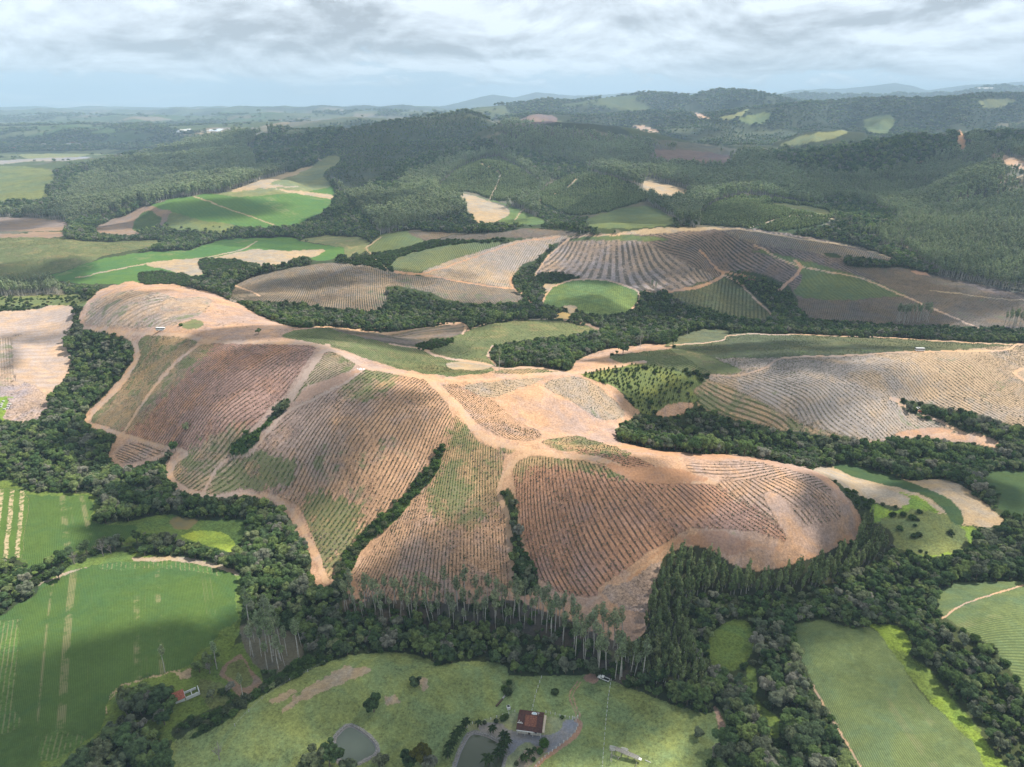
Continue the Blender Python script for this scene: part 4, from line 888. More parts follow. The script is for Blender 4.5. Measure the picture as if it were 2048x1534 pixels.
def crown_geo(seed, lobes, nleaf, leaf, core=1, corek=.80, up=None):
    up = (.8 if nleaf > 250 else 2.2) if up is None else up
    """leaf clumps spread over and inside a set of lobes (x, y, z, r, zscale)"""
    rg = np.random.default_rng(seed); V, Fs = [], []
    if core:
        for l in lobes: ico(l[3]*corek, l[:3], core, V, Fs, .22, rg, (1, 1, l[4]))
    L = np.array(lobes); w = L[:, 3]**2; w /= w.sum()
    k = rg.choice(len(L), nleaf, p=w); d = rg.normal(size=(nleaf, 3)); d[:, 2] += .35; d /= np.linalg.norm(d, axis=1)[:, None]
    rad = L[k, 3]*rg.uniform(.80, 1.12, nleaf)
    c = L[k, :3]+d*rad[:, None]*np.c_[np.ones(nleaf), np.ones(nleaf), L[k, 4]]
    nn = d+rg.normal(size=(nleaf, 3))*.45; nn[:, 2] += up; nn /= np.linalg.norm(nn, axis=1)[:, None]
    t = np.cross(nn, rg.normal(size=(nleaf, 3))); t /= np.linalg.norm(t, axis=1)[:, None]; b = np.cross(nn, t)
    s = leaf*rg.uniform(.55, 1.35, nleaf)[:, None]; s2 = s*rg.uniform(.5, .9, nleaf)[:, None]
    o = len(V)
    q = np.stack([c-t*s-b*s2*.6, c+t*s*.8-b*s2, c+t*s*.9+b*s2*.7, c-t*s*.5+b*s2], 1).reshape(-1, 3)
    V.extend(map(tuple, q)); Fs.extend((o+4*i, o+4*i+1, o+4*i+2, o+4*i+3) for i in range(nleaf))
    return V, Fs
def tube(pts_, rads, n, V, Fs):
    o = len(V); pts_ = [Vector(p) for p in pts_]
    for i, (p, r) in enumerate(zip(pts_, rads)):
        d = (pts_[min(i+1, len(pts_)-1)]-pts_[max(i-1, 0)]).normalized()
        a = d.cross(Vector((0.3, 1, 0.2))).normalized(); b = d.cross(a)
        for k in range(n):
            th = 2*math.pi*k/n; V.append(tuple(p+a*(r*math.cos(th))+b*(r*math.sin(th))))
    for i in range(len(pts_)-1):
        for k in range(n):
            Fs.append((o+i*n+k, o+i*n+(k+1) % n, o+(i+1)*n+(k+1) % n, o+(i+1)*n+k))
    Fs.append(tuple(o+(len(pts_)-1)*n+k for k in range(n)))
def broad_lobes(seed, R=3.6, hc=5.6):
    rg = random.Random(seed); L = [(0, 0, hc, R*.55, .9)]
    for i in range(rg.randint(8, 12)):
        a = rg.uniform(0, 6.28); r = R*rg.uniform(.35, .85)
        L.append((math.cos(a)*r, math.sin(a)*r, hc+R*rg.uniform(-.45, .50), R*rg.uniform(.20, .42), rg.uniform(.7, .95)))
    return L
def euc_lobes(seed, h=20, z0=.60, R=1.7, n=7):
    rg = random.Random(seed); L = []
    for i in range(n):
        t = i/(n-1); z = h*(z0+(1-z0)*t*.93); w = math.sin(math.pi*(.18+.72*t))
        a = rg.uniform(0, 6.28); r = R*.55*w*rg.random()
        L.append((math.cos(a)*r, math.sin(a)*r, z, R*w*rg.uniform(.55, .85), 1.0))
    return L
PROTO = {}
def mkproto(kind, seed, lobes, nleaf, leaf, mat, bark, trunk, core=1, corek=.8, tn=6):
    V, Fs = crown_geo(seed, lobes, nleaf, leaf, core, corek)
    TV, TF = [], []
    for pth, rd in trunk: tube(pth, rd, tn, TV, TF)
    cm = mesh_np(kind+'_crown', V, Fs, [mat]); tm = mesh_np(kind+'_trunk', TV, TF, [bark], smooth=True)
    o = len(V); jm = mesh_np(kind+'_whole', V+TV, Fs+[tuple(i+o for i in f) for f in TF], [mat, bark], [0]*len(Fs)+[1]*len(TF))
    ob = bpy.data.objects.new(kind, jm)
    PROTO.setdefault(kind, []).append((cm, tm, ob))
def btrunk(seed, h=5.5):
    rg = random.Random(seed*3+1); t = [([(0, 0, -.6), (rg.uniform(-.2, .2), .1, h*.5), (0, 0, h)], [.28, .2, .12])]
    for i in range(4):
        a = rg.uniform(0, 6.28); t.append(([(0, 0, h*.45), (math.cos(a)*1.1, math.sin(a)*1.1, h*.75), (math.cos(a)*1.9, math.sin(a)*1.9, h*.98)], [.12, .08, .04]))
    return t
def etrunk(seed, h=20):
    rg = random.Random(seed*5+2); dx = rg.uniform(-.4, .4)
    t = [([(0, 0, -.8), (dx*.5, 0, h*.35), (dx, .1, h*.7), (0, 0, h*.97)], [.24, .19, .13, .04])]
    for i in range(5):
        a = rg.uniform(0, 6.28); z = h*rg.uniform(.55, .85); t.append(([(dx, 0, z), (math.cos(a)*1.2, math.sin(a)*1.2, z+1.5)], [.06, .03]))
    return t
for s in range(7): mkproto('broadleaf', s, broad_lobes(s), 1500, .34, LEAF, BARKD, btrunk(s), 2, .86)
for s in range(4): mkproto('broadleaf_mid', 20+s, broad_lobes(s+20), 300, .62, LEAF, BARKD, btrunk(s), 1, .9, 4)
for s in range(3): mkproto('broadleaf_far', 40+s, broad_lobes(s+40)[:6], 70, .95, LEAF, BARKD, btrunk(s)[:1], 1, .95, 3)
for s in range(5): mkproto('eucalyptus', 60+s, euc_lobes(s+60, 20, .64, 2.0, 7), 360, .27, EUCL, BARK, etrunk(s), 0, .32)
for s in range(3): mkproto('eucalyptus_mid', 70+s, euc_lobes(s+70, 18, .55, 2.5, 5), 110, .60, EUCL, BARK, etrunk(s, 18)[:1], 1, .6, 4)
for s in range(3): mkproto('eucalyptus_far', 80+s, euc_lobes(s+80, 17, .50, 3.1, 4), 34, 1.1, EUCL, BARK, etrunk(s, 17)[:1], 1, .75, 3)
for s in range(4): mkproto('eucalyptus_young', 90+s, euc_lobes(s+90, 14, .26, 1.35, 9), 560, .30, YNGL, BARK, etrunk(s, 14)[:1], 0, .6)
for s in range(2): mkproto('plantation_young', 100+s, [(0, 0, 2.2, 1.5, 1.3), (.5, .3, 3.2, .9, 1.2)], 40, .6, YNGL, BARKD, [([(0, 0, 0), (0, 0, 2)], [.1, .05])], 1, .85, 3)
for s in range(4): mkproto('shrub', 110+s, [(0, 0, .7, .9, .8), (.7, .2, .6, .6, .8), (-.4, .5, .8, .6, .8)], 130, .24, SHRL, BARKD, [([(0, 0, -.2), (0, 0, .5)], [.06, .04])], 1, .8, 3)
for s in range(3): mkproto('sapling', 120+s, [(0, 0, .38, .42, .9), (.25, .1, .3, .28, .8)], 26, .20, SAPL, BARKD, [([(0, 0, -.1), (0, 0, .4)], [.03, .02])], 1, .75, 3)
for s in range(3): mkproto('bushy_sapling', 130+s, [(0, 0, 1.0, .8, 1.2), (0, .2, 1.8, .5, 1.2)], 60, .3, BUSL, BARKD, [([(0, 0, -.1), (0, 0, 1)], [.04, .03])], 1, .75, 3)

# ------------------------------------------------------------------ where plants stand
TT = np.array([CLS[n][6] or '.' for n in CN])
def candidates(y0, y1, smin, k, jit=.75, amax=1.12):
    X, Y = [], []; y = y0
    while y < y1:
        s = max(smin, k*y); n = int(2*amax*y/s)
        x = (-amax*y+s*(np.arange(n)+.5+jit*(RNG.random(n)-.5)))
        X.append(x); Y.append(np.clip(y+s*jit*(RNG.random(n)-.5), 70, None)); y += s*.93
    return np.concatenate(X), np.concatenate(Y)
def visible(x, y, z, h):
    return (z+h-H)/y > horizon(x, y)-.004
def inframe(u, v, mu=160, mv=150): return (u > -mu) & (u < 2048+mu) & (v < 1534+mv) & (v > 150)
def place(types, y0, y1, smin, k, hh, prob=1.0, samecheck=True):
    x, y = candidates(y0, y1, smin, k)
    if prob < 1: m = RNG.random(x.size) < prob; x, y = x[m], y[m]
    z = hgt(x, y); u, v = project(x, y, z); c = look(u, v)
    m = inframe(u, v) & np.isin(TT[c], list(types)); x, y, z, u, v, c = (q[m] for q in (x, y, z, u, v, c))
    h = hh*np.maximum(1, y*k/smin*.9)
    m = visible(x, y, z, h)
    if samecheck:
        ut, vt = project(x, y, z+h*.75); ct = look(ut, vt)
        m &= (TT[ct] == TT[c]) | np.isin(TT[ct], ['F', 'E', 'Y', 'B', 'U'])
    return tuple(q[m] for q in (x, y, z, u, v, c))
def S(y, smin, k): return np.maximum(1, y*k/smin)

GNG = {}
def stuff(name, label, cat, protos, x, y, z, sc, szf=None, var=None):
    """one object whose points carry instances of the given plants"""
    n = len(x); m = bpy.data.meshes.new(name); m.vertices.add(n)
    m.vertices.foreach_set('co', np.stack([x, y, z], -1).astype(np.float32).ravel())
    s3 = np.stack([sc, sc, sc*(szf if szf is not None else 1)], -1)
    a = m.attributes.new('size', 'FLOAT_VECTOR', 'POINT'); a.data.foreach_set('vector', s3.astype(np.float32).ravel())
    a = m.attributes.new('turn', 'FLOAT_VECTOR', 'POINT')
    a.data.foreach_set('vector', np.stack([RNG.normal(0, .04, n), RNG.normal(0, .04, n), RNG.random(n)*6.283], -1).astype(np.float32).ravel())
    a = m.attributes.new('kind', 'INT', 'POINT'); a.data.foreach_set('value', (RNG.integers(0, len(protos), n) if var is None else var).astype(np.int32))
    ob = bpy.data.objects.new(name, m); COL.objects.link(ob)
    ng = bpy.data.node_groups.new(name+'_scatter', 'GeometryNodeTree')
    ng.interface.new_socket('Geometry', in_out='INPUT', socket_type='NodeSocketGeometry'); ng.interface.new_socket('Geometry', in_out='OUTPUT', socket_type='NodeSocketGeometry')
    gi = ng.nodes.new('NodeGroupInput'); go = ng.nodes.new('NodeGroupOutput'); jn = ng.nodes.new('GeometryNodeJoinGeometry')
    def na(nm, t):
        q = ng.nodes.new('GeometryNodeInputNamedAttribute'); q.data_type = t; q.inputs[0].default_value = nm; return [o for o in q.outputs if o.enabled][0]
    size, turn, kind = na('size', 'FLOAT_VECTOR'), na('turn', 'FLOAT_VECTOR'), na('kind', 'INT')
    for i, po in enumerate(protos):
        ip = ng.nodes.new('GeometryNodeInstanceOnPoints'); oi = ng.nodes.new('GeometryNodeObjectInfo'); oi.transform_space = 'ORIGINAL'
        oi.inputs['Object'].default_value = po; oi.inputs['As Instance'].default_value = True
        cmp_ = ng.nodes.new('FunctionNodeCompare'); cmp_.data_type = 'INT'; cmp_.operation = 'EQUAL'
        ins = [s_ for s_ in cmp_.inputs if s_.enabled]; ng.links.new(kind, ins[0]); ins[1].default_value = i
        ng.links.new(gi.outputs[0], ip.inputs['Points']); ng.links.new(cmp_.outputs[0], ip.inputs['Selection'])
        ng.links.new(oi.outputs['Geometry'], ip.inputs['Instance']); ng.links.new(turn, ip.inputs['Rotation']); ng.links.new(size, ip.inputs['Scale'])
        ng.links.new(ip.outputs[0], jn.inputs[0])
    ng.links.new(jn.outputs[0], go.inputs[0])
    md = ob.modifiers.new('scatter', 'NODES'); md.node_group = ng
    ob['kind'] = 'stuff'; ob['label'] = label; ob['category'] = cat
    return ob
def PR(*kinds): return [p[2] for k in kinds for p in PROTO[k]]

def tag(o, label, cat, group=None):
    o['label'] = label; o['category'] = cat
    if group: o['group'] = group
    return o
def thing(name, label, cat, loc, rz=0, group=None, scale=None):
    o = bpy.data.objects.new(name, None); COL.objects.link(o); o.location = loc; o.rotation_euler = (0, 0, rz); o.empty_display_size = .3
    if scale is not None: o.scale = scale
    return tag(o, label, cat, group)
def child(name, mesh, parent):
    o = bpy.data.objects.new(name, mesh); COL.objects.link(o); o.parent = parent; return o
def tree_at(name, kind, label, cat, loc, sc, group=None, var=None, szf=1.0, crown=None):
    cm, tm, _ = PROTO[kind][var if var is not None else random.randrange(len(PROTO[kind]))]
    t = thing(name, label, cat, loc, random.uniform(0, 6.28), group, (sc, sc, sc*szf)); t.rotation_euler.x = random.gauss(0, .045); t.rotation_euler.y = random.gauss(0, .045)
    child('crown', crown or cm, t); child('trunk', tm, t); return t

def where(u, v):
    if v > 1385 and u < 430: return 'the copse at the bottom left corner'
    if u < 480 and v < 1075:
        return 'the forest left of the striped hill, '+('upper part' if v < 960 else ('by the marshy pond' if u > 240 else 'above the field'))
    if u < 480: return 'the hedge strip between the left crop fields'
    if u < 720: return 'the wood right of the bright green field, '+('upper part' if v < 1120 else ('middle part' if v < 1260 else 'lower part'))
    if u < 1110 and v < 1195: return 'the narrow thicket down the striped hill'
    if u < 1260: return 'the dark forest belt above the pasture, '+('left part' if u < 850 else ('middle part' if u < 1040 else 'right part'))
    if u < 1420 and v > 1200: return 'the wood edge right of the post fence'
    if u < 1720 and v > 1330: return 'the wooded strip beside the large corn field, '+('upper part' if v < 1400 else ('middle part' if v < 1470 else 'bottom part'))
    if v < 1240 and u < 1760: return 'the forest under the bare hill nose, '+('left part' if u < 1560 else 'right part')
    return 'the forest band right of the corn field, '+('upper part' if v < 1250 else ('middle part' if v < 1400 else 'lower part'))

# broadleaf forest
fx = []
for (y0, y1) in ((150, 4600),):
    x, y, z, u, v, c = place(['F'], y0, y1, 3.7, .0038, 8.0)
    sc = (.55+.9*RNG.random(x.size)**1.4)*S(y, 3.7, .0038)*(1+.6*fbm(x, y, 60, 2, 19))*.72
near = np.where((u > -10) & (u < 2058) & (v < 1560) & (v > 900))[0]
near = near[np.argsort(-(sc[near]/np.hypot(y[near], H)))][:262]
for i in near:
    tree_at('broadleaf_tree', 'broadleaf', 'dense green broadleaf tree in '+where(u[i], v[i]), 'tree', (x[i], y[i], z[i]-.3), sc[i], 'broadleaf trees of '+where(u[i], v[i]), szf=random.uniform(.9, 1.15))
rest = np.ones(x.size, bool); rest[near] = False
kv = np.where(y < 520, RNG.integers(0, 7, x.size), np.where(y < 1100, 7+RNG.integers(0, 4, x.size), 11+RNG.integers(0, 3, x.size)))
stuff('forest', 'native broadleaf forest filling the valleys and gullies out to the far hills', 'forest', PR('broadleaf', 'broadleaf_mid', 'broadleaf_far'),
      x[rest], y[rest], z[rest]-.3, sc[rest], RNG.uniform(.85, 1.2, x.size)[rest], kv[rest])

# eucalyptus: bare-trunked belt, dense young stand, plantations on the hills
parts_ = []
for typ, smin, k, hh, kinds in (('B', 4.5, .003, 19, 0), ('Y', 3.3, .003, 13, 1), ('E', 3.7, .0033, 17, 2)):
    x, y, z, u, v, c = place([typ], 150, 4600, smin, k, hh, samecheck=(typ != 'B'))
    if typ == 'E':      # stands of different age and density, with gaps
        st = fbm(x, y, 260, 3, 23); keep = (fbm(x, y, 38, 2, 29)+RNG.random(x.size)*.7 > -.02+.35*(st > .25)); x, y, z, u, v = (q[keep] for q in (x, y, z, u, v)); st = st[keep]
    else: st = np.zeros(x.size)
    sc = (1+.45*st)*RNG.uniform(.62, 1.18, x.size)*np.where(y > 900, S(y, smin, k)**.8, 1)
    if typ == 'B': kv = RNG.integers(0, 5, x.size)
    elif typ == 'Y': kv = 5+RNG.integers(0, 4, x.size)
    else: kv = np.where(y < 620, RNG.integers(0, 5, x.size), np.where(y < 1250, 9+RNG.integers(0, 3, x.size), 12+RNG.integers(0, 3, x.size)))
    parts_.append((x, y, z, u, v, sc, kv, np.full(x.size, kinds)))
x, y, z, u, v, sc, kv, kd = (np.concatenate(q) for q in zip(*parts_))
near = np.where((u > -10) & (u < 2058) & (v < 1500) & (v > 900))[0]
near = near[np.argsort(-(sc[near]*np.where(kd[near] == 1, .6, 1)/np.hypot(y[near], H)))][:262]
EL_ = {0: ('tall eucalyptus with bare pale trunk in the belt below the striped hill', 'eucalyptus', 0), 1: ('slender leafy young eucalyptus in the dense stand right of the belt', 'eucalyptus_young', 5), 2: ('tall dull green eucalyptus', 'eucalyptus', 0)}
for i in near:
    lb, kn, off = EL_[int(kd[i])]
    if kd[i] == 2: lb = 'tall dull green eucalyptus in '+where(u[i], v[i])
    if kd[i] == 0: lb = 'tall eucalyptus with bare pale trunk below the striped hill, '+('left end' if u[i] < 830 else 'left half' if u[i] < 960 else 'middle' if u[i] < 1080 else 'right half' if u[i] < 1190 else 'right end')+' of the belt'
    if kd[i] == 1: lb += ', '+('lower' if v[i] > 1300 else 'middle' if v[i] > 1220 else 'upper')+' part'
    tree_at('eucalyptus_tree', kn, lb, 'eucalyptus', (x[i], y[i], z[i]), sc[i], lb.replace('tree', 'trees').replace('eucalyptus', 'eucalyptuses', 1), var=int(kv[i])-off, szf=random.uniform(.9, 1.1))
rest = np.ones(x.size, bool); rest[near] = False
stuff('eucalyptus_forest', 'grey green eucalyptus plantations with pale trunks covering the hills behind', 'plantation', PR('eucalyptus', 'eucalyptus_young', 'eucalyptus_mid', 'eucalyptus_far'),
      x[rest], y[rest], z[rest], sc[rest], RNG.uniform(.85, 1.15, x.size)[rest], kv[rest])
x, y, z, u, v, c = place(['S'], 900, 2600, 3.4, .0036, 4)
stuff('young_plantation', 'low smooth young eucalyptus plantations on the middle hills', 'plantation', PR('plantation_young'), x, y, z, RNG.uniform(.8, 1.15, x.size)*S(y, 3.4, .0036)*1.05)

x, y, z, u, v, c = place(['P'], 3000, 9500, 18, .0060, 12, samecheck=False)
pm = patchwork(x, y)[2] & (fbm(x, y, 260, 2, 15) > -.35)
x, y, z = x[pm], y[pm], z[pm]
stuff('distant_woods', 'dark woods and tree lines between the far fields', 'woods', PR('broadleaf_far'), x, y, z-2, RNG.uniform(.7, 1.2, x.size)*y*.00075, RNG.uniform(.45, .75, x.size))
x, y, z, u, v, c = place(['M'], 1200, 5200, 5, .0048, 4, samecheck=False)
pm = fbm(x, y, 120, 3, 25)+RNG.random(x.size)*.6 > .1
stuff('slope_scrub', 'low scrub over the dark smooth mountain slopes', 'scrub', PR('broadleaf_far'), x[pm], y[pm], z[pm]-1, (RNG.uniform(.25, .55, x.size)*S(y, 5, .0048))[pm])
# shrubs in the thickets and rough ground
x1 = place(['U'], 150, 1300, 2.3, .0032, 1.5, .95, False); x3 = place(['F', 'B'], 150, 750, 3.0, .0035, 1.5, .5, False); x2 = place(['u', 'b'], 150, 1300, 2.6, .0035, 1.5, .07, False)
x, y, z = (np.concatenate([a, b]) for a, b in zip(x1[:3], x2[:3]))
x, y, z = (np.concatenate([a, b]) for a, b in zip((x, y, z), x3[:3]))
stuff('shrubs', 'low green shrubs and bracken in gullies and rough ground', 'shrubs', PR('shrub'), x, y, z, RNG.uniform(.6, 1.9, x.size)*S(y, 2.6, .0035))

# slash and brush left lying on the cleared soil
TB = np.isin(CN, ['pl', 'plred', 'plgreen', 'plgrey', 'plpale', 'debris', 'palebush', 'striped', 'stripedk', 'soil'])
x, y = candidates(200, 1000, 2.2, .0035); z = hgt(x, y); u, v = project(x, y, z); cc_ = look(u, v)
ok = TB[cc_] & inframe(u, v, 20, 20) & visible(x, y, z, 1) & (fbm(x, y, 26, 3, 97)+RNG.random(x.size)*.5-.35*(cc_ == CI['soil']) > .50)
BRU = leafmat('dry_brush', [(0.272,0.204,0.153), (0.408,0.340,0.272), (0.170,0.145,0.085), (0.204,0.221,0.102)], 1.5, .5)
for s in range(3): mkproto('brush', 140+s, [(0, 0, .1, .5, .35), (.5, .3, .1, .4, .3)], 26, .22, BRU, BARKD, [([(-.8, -.2, .1), (.9, .3, .2)], [.05, .03])], 0, .8, 3)
stuff('brush_debris', 'dry branches and slash scattered over the cleared slopes', 'brush', PR('brush'), x[ok], y[ok], z[ok]+.05, RNG.uniform(.25, .95, ok.sum()))

# saplings set along the rows
sx, sy, sz_, ss = [], [], [], []
bx = []
for k, (f, spc) in ROWF.items():
    c = FIELDS[k][0]; t = CLS[c][6]
    if t not in ('r', 'b'): continue
    m = FI == k
    if m.sum() < 50: continue
    xl, yl = XG[m], YG[m]; ym = yl.mean()
    if ym > 1400: continue
    step = 2.0 if t == 'b' else .85 if ym < 560 else 1.25
    gx = np.arange(xl.min(), xl.max(), step*1.6); gy = np.arange(yl.min(), min(yl.max(), 1500), step*1.6)
    X, Y = np.meshgrid(gx, gy); X = (X+RNG.uniform(-.8, .8, X.shape)).ravel(); Y = (Y+RNG.uniform(-.8, .8, Y.shape)).ravel()
    ph = rowphi(f, X, Y); ax, ay = rowgrad(f, X, Y); g2 = ax*ax+ay*ay+1e-4
    dp = (np.floor(ph/spc)+.5)*spc-ph+RNG.normal(0, .14, X.size)
    ok = np.abs(dp)/np.sqrt(g2) < spc*.6
    X = (X+ax/g2*dp)[ok]; Y = (Y+ay/g2*dp)[ok]; ok = (Y > 150) & (np.abs(X/Y) < 1.3); X, Y = X[ok], Y[ok]
    # thin: one plant per cell along the row
    key = np.unique(np.round(X/(step*1.25)).astype(np.int64)*100003+np.round(Y/(step*1.25)).astype(np.int64), return_index=True)[1]; X, Y = X[key], Y[key]
    Zz = hgt(X, Y); u, v = project(X, Y, Zz)
    gap = fbm(X, Y, 24, 3, 88)+RNG.random(X.size)*.5
    ok = (look(u, v, fid) == k) & inframe(u, v, 40, 40) & visible(X, Y, Zz, 1.0) & (gap > .04)
    X, Y, Zz = X[ok], Y[ok], Zz[ok]
    if t == 'b': bx.append((X, Y, Zz)); continue
    sx.append(X); sy.append(Y); sz_.append(Zz); ss.append(RNG.uniform(.28, .72, X.size)*(1 if ym < 560 else 1.2)*1.0)
stuff('saplings', 'rows of small eucalyptus saplings and brush planted along the contour lines', 'saplings', PR('sapling'), *(np.concatenate(q) for q in (sx, sy, sz_, ss)))
if bx:
    X, Y, Zz = (np.concatenate(q) for q in zip(*bx))
    stuff('bushy_saplings', 'waist high bright green young eucalyptus rows right of the ridge road', 'saplings', PR('bushy_sapling'), X, Y, Zz, RNG.uniform(.5, 1.1, X.size))

# ------------------------------------------------------------------ builders for made things
def bmo(name, fn, mat, parent=None, smooth=False):
    bm = bmesh.new(); fn(bm); bmesh.ops.recalc_face_normals(bm, faces=bm.faces)
    m = bpy.data.meshes.new(name); bm.to_mesh(m); bm.free(); m.materials.append(mat)
    if smooth: m.polygons.foreach_set('use_smooth', np.ones(len(m.polygons), bool))
    o = bpy.data.objects.new(name, m); COL.objects.link(o); o.parent = parent; return o
def box(bm, c, s, rz=0.0, rx=0.0, ry=0.0):
    M = Matrix.Translation(c) @ Matrix.Rotation(rz, 4, 'Z') @ Matrix.Rotation(ry, 4, 'Y') @ Matrix.Rotation(rx, 4, 'X') @ Matrix.Diagonal((s[0], s[1], s[2], 1))
    bmesh.ops.create_cube(bm, size=1.0, matrix=M)
def cyl(bm, p, q, r, r2=None, n=8):
    p, q = Vector(p), Vector(q); d = q-p
    M = Matrix.Translation((p+q)/2) @ d.to_track_quat('Z', 'Y').to_matrix().to_4x4()
    bmesh.ops.create_cone(bm, cap_ends=True, segments=n, radius1=r, radius2=r if r2 is None else r2, depth=d.length, matrix=M)
def poly(bm, pts_, thick):
    vs = [bm.verts.new(p) for p in pts_]; f = bm.faces.new(vs)
    r = bmesh.ops.extrude_face_region(bm, geom=[f]); bmesh.ops.translate(bm, vec=(0, 0, thick), verts=[v for v in r['geom'] if isinstance(v, bmesh.types.BMVert)])
def gnd(u, v, dz=0.0):
    p = at(u, v); p.z = float(hgt(p.x, p.y))+dz; return p
def zat(x, y): return float(hgt(x, y))

WHITE = plain('white_paint', (.74, .74, .72), .6, .4, .08); WALLM = plain('pale_render', (.62, .57, .50), .9, .2, .15)
GLASS = plain('dark_glass', (.03, .035, .04), .15, .6, .2); RUBBER = plain('black_rubber', (.03, .03, .03), .8, .3, .2)
CONC = plain('weathered_concrete', (.50, .49, .46), .9, .2, .2); WOODG = plain('grey_planks', (.22, .21, .19), .9, .2, .3, 3)
REDT = plain('red_clay_tiles', (.36, .115, .07), .85, .25, .4, 2); REDP = plain('red_orange_paint', (.62, .13, .06), .5, .4, .1)
BLUEM = plain('pale_blue_plastic', (.45, .58, .66), .5, .4, .15); STONE = plain('pond_stone', (.25, .235, .22), .9, .2, .45, 2.5); DARKW = plain('dark_wood', (.10, .07, .05), .9, .2, .3, 3)
m_, nt = newmat('brown_roof_tiles')
g = N(nt, 'ShaderNodeTexCoord').outputs['Object']
wv = N(nt, 'ShaderNodeTexWave', {'Vector': g, 'Scale': 1.6, 'Distortion': .4}, wave_type='BANDS', bands_direction='X').outputs[1]
wv2 = N(nt, 'ShaderNodeTexWave', {'Vector': g, 'Scale': .9, 'Distortion': .3}, wave_type='BANDS', bands_direction='Y').outputs[1]
nn_ = NOISE(nt, g, 1.3, 4, .65)
c = MIX(nt, RAMP(nt, nn_, .35, .65), (.070, .030, .026), (.13, .050, .038)); c = MIX(nt, MATH(nt, 'MULTIPLY', wv, .35), c, (.05, .02, .018)); c = MIX(nt, MATH(nt, 'MULTIPLY', wv2, .2), c, (.04, .018, .015))
finish(nt, c, .75, .3, N(nt, 'ShaderNodeBump', {'Strength': .6, 'Distance': .08, 'Height': wv}).outputs[0]); ROOFM = m_
m_, nt = newmat('rusty_roof_tiles')
g = N(nt, 'ShaderNodeTexCoord').outputs['Object']; nn_ = NOISE(nt, g, 2.2, 5, .75)
c = MIX(nt, RAMP(nt, nn_, .4, .62), (.12, .042, .03), (.27, .105, .06)); finish(nt, c, .8, .3); RUSTM = m_
def watermat(name, colr, rough=.08):
    m, nt = newmat(name); g = N(nt, 'ShaderNodeNewGeometry').outputs['Position']
    c = MIX(nt, NOISE(nt, g, .12, 3), tuple(x*.85 for x in colr), tuple(x*1.12 for x in colr))
    bp = N(nt, 'ShaderNodeBump', {'Strength': .06, 'Distance': .05, 'Height': NOISE(nt, g, 2.0, 3)}).outputs[0]
    finish(nt, c, rough, .5, bp); return m
POND1 = watermat('murky_grey_green_water', (.115, .140, .105)); POND2 = watermat('olive_pond_water', (.080, .092, .055))

# ------------------------------------------------------------------ ponds and their stone edging
for nm, mt, w_ in (('left', POND1, 1.0), ('right', POND2, .9)):
    poly_, zc = PONDS[nm]
    def pf(bm):
        vs = [bm.verts.new((x, y, zc-.25)) for x, y in poly_]; bm.faces.new(vs)
    o = bmo('pond_water', pf, mt); o['kind'] = 'structure'
    def ef(bm):
        c = poly_.mean(0); ring = []
        for x, y in poly_:
            d = np.array([x, y])-c; d /= np.hypot(*d); j = random.uniform(-.12, .12)
            ring.append([bm.verts.new((x-d[0]*.25, y-d[1]*.25, zc-.6)), bm.verts.new((x, y, zc+.42+j)), bm.verts.new((x+d[0]*(w_+j), y+d[1]*(w_+j), zc+.50+j)), bm.verts.new((x+d[0]*(w_+.5), y+d[1]*(w_+.5), zc+.1))])
        n = len(ring)
        for i in range(n):
            for k in range(3): bm.faces.new((ring[i][k], ring[(i+1) % n][k], ring[(i+1) % n][k+1], ring[i][k+1]))
    e = bmo('pond_edging', ef, STONE)
    tag(e, {'left': 'grey stone edging around the small pale pond left of the farmhouse', 'right': 'grey stone edging around the olive pond beside the farmhouse palms'}[nm], 'stone edging')

# ------------------------------------------------------------------ farmhouse
p = gnd(1061, 1452); RZ = math.radians(-9)
hs = thing('farmhouse', 'farmhouse with large brown tiled roof, rusty middle and white porch trim', 'house', p, RZ)
W_, D_ = 10.2, 9.6
def f(bm):
    box(bm, (0, 0, 1.35), (W_-1.0, D_-1.6, 2.9))
    for s_ in (-1, 1):       # gables
        x = s_*(W_-1.0)/2
        vs = [bm.verts.new(q) for q in ((x-.08*s_, -D_/2+.8, 2.8), (x-.08*s_, D_/2-.8, 2.8), (x-.08*s_, 1.6, 4.0))]; bm.faces.new(vs)
bmo('wall', f, WALLM, hs)
zr, ze = 4.25, 2.75
def slab(bm, x0, x1, pts2, th=.12):
    for (y0, z0), (y1, z1) in zip(pts2[:-1], pts2[1:]):
        vs = [bm.verts.new(q) for q in ((x0, y0, z0), (x1, y0, z0), (x1, y1, z1), (x0, y1, z1))]; f_ = bm.faces.new(vs)
        r = bmesh.ops.extrude_face_region(bm, geom=[f_]); bmesh.ops.translate(bm, vec=(0, 0, -th), verts=[v for v in r['geom'] if isinstance(v, bmesh.types.BMVert)])
prof = [(D_/2, ze+.1), (1.6, zr), (-2.6, 3.25), (-D_/2, 2.55)]
rf = bmo('roof', lambda bm: slab(bm, -W_/2, W_/2, prof), ROOFM, hs)
bmo('rusty_roof_section', lambda bm: slab(bm, -2.2, 2.6, [(1.5, zr+.02), (-2.6, 3.30), (-3.0, 3.18)], .05), RUSTM, rf)
bmo('ridge_cap', lambda bm: (box(bm, (0, 1.6, zr+.04), (W_, .28, .14)), box(bm, (-2.3, -.6, 3.86), (.16, 4.5, .1), 0, math.radians(13.5)), box(bm, (2.7, -.6, 3.86), (.16, 4.5, .1), 0, math.radians(13.5))), ROOFM, rf)
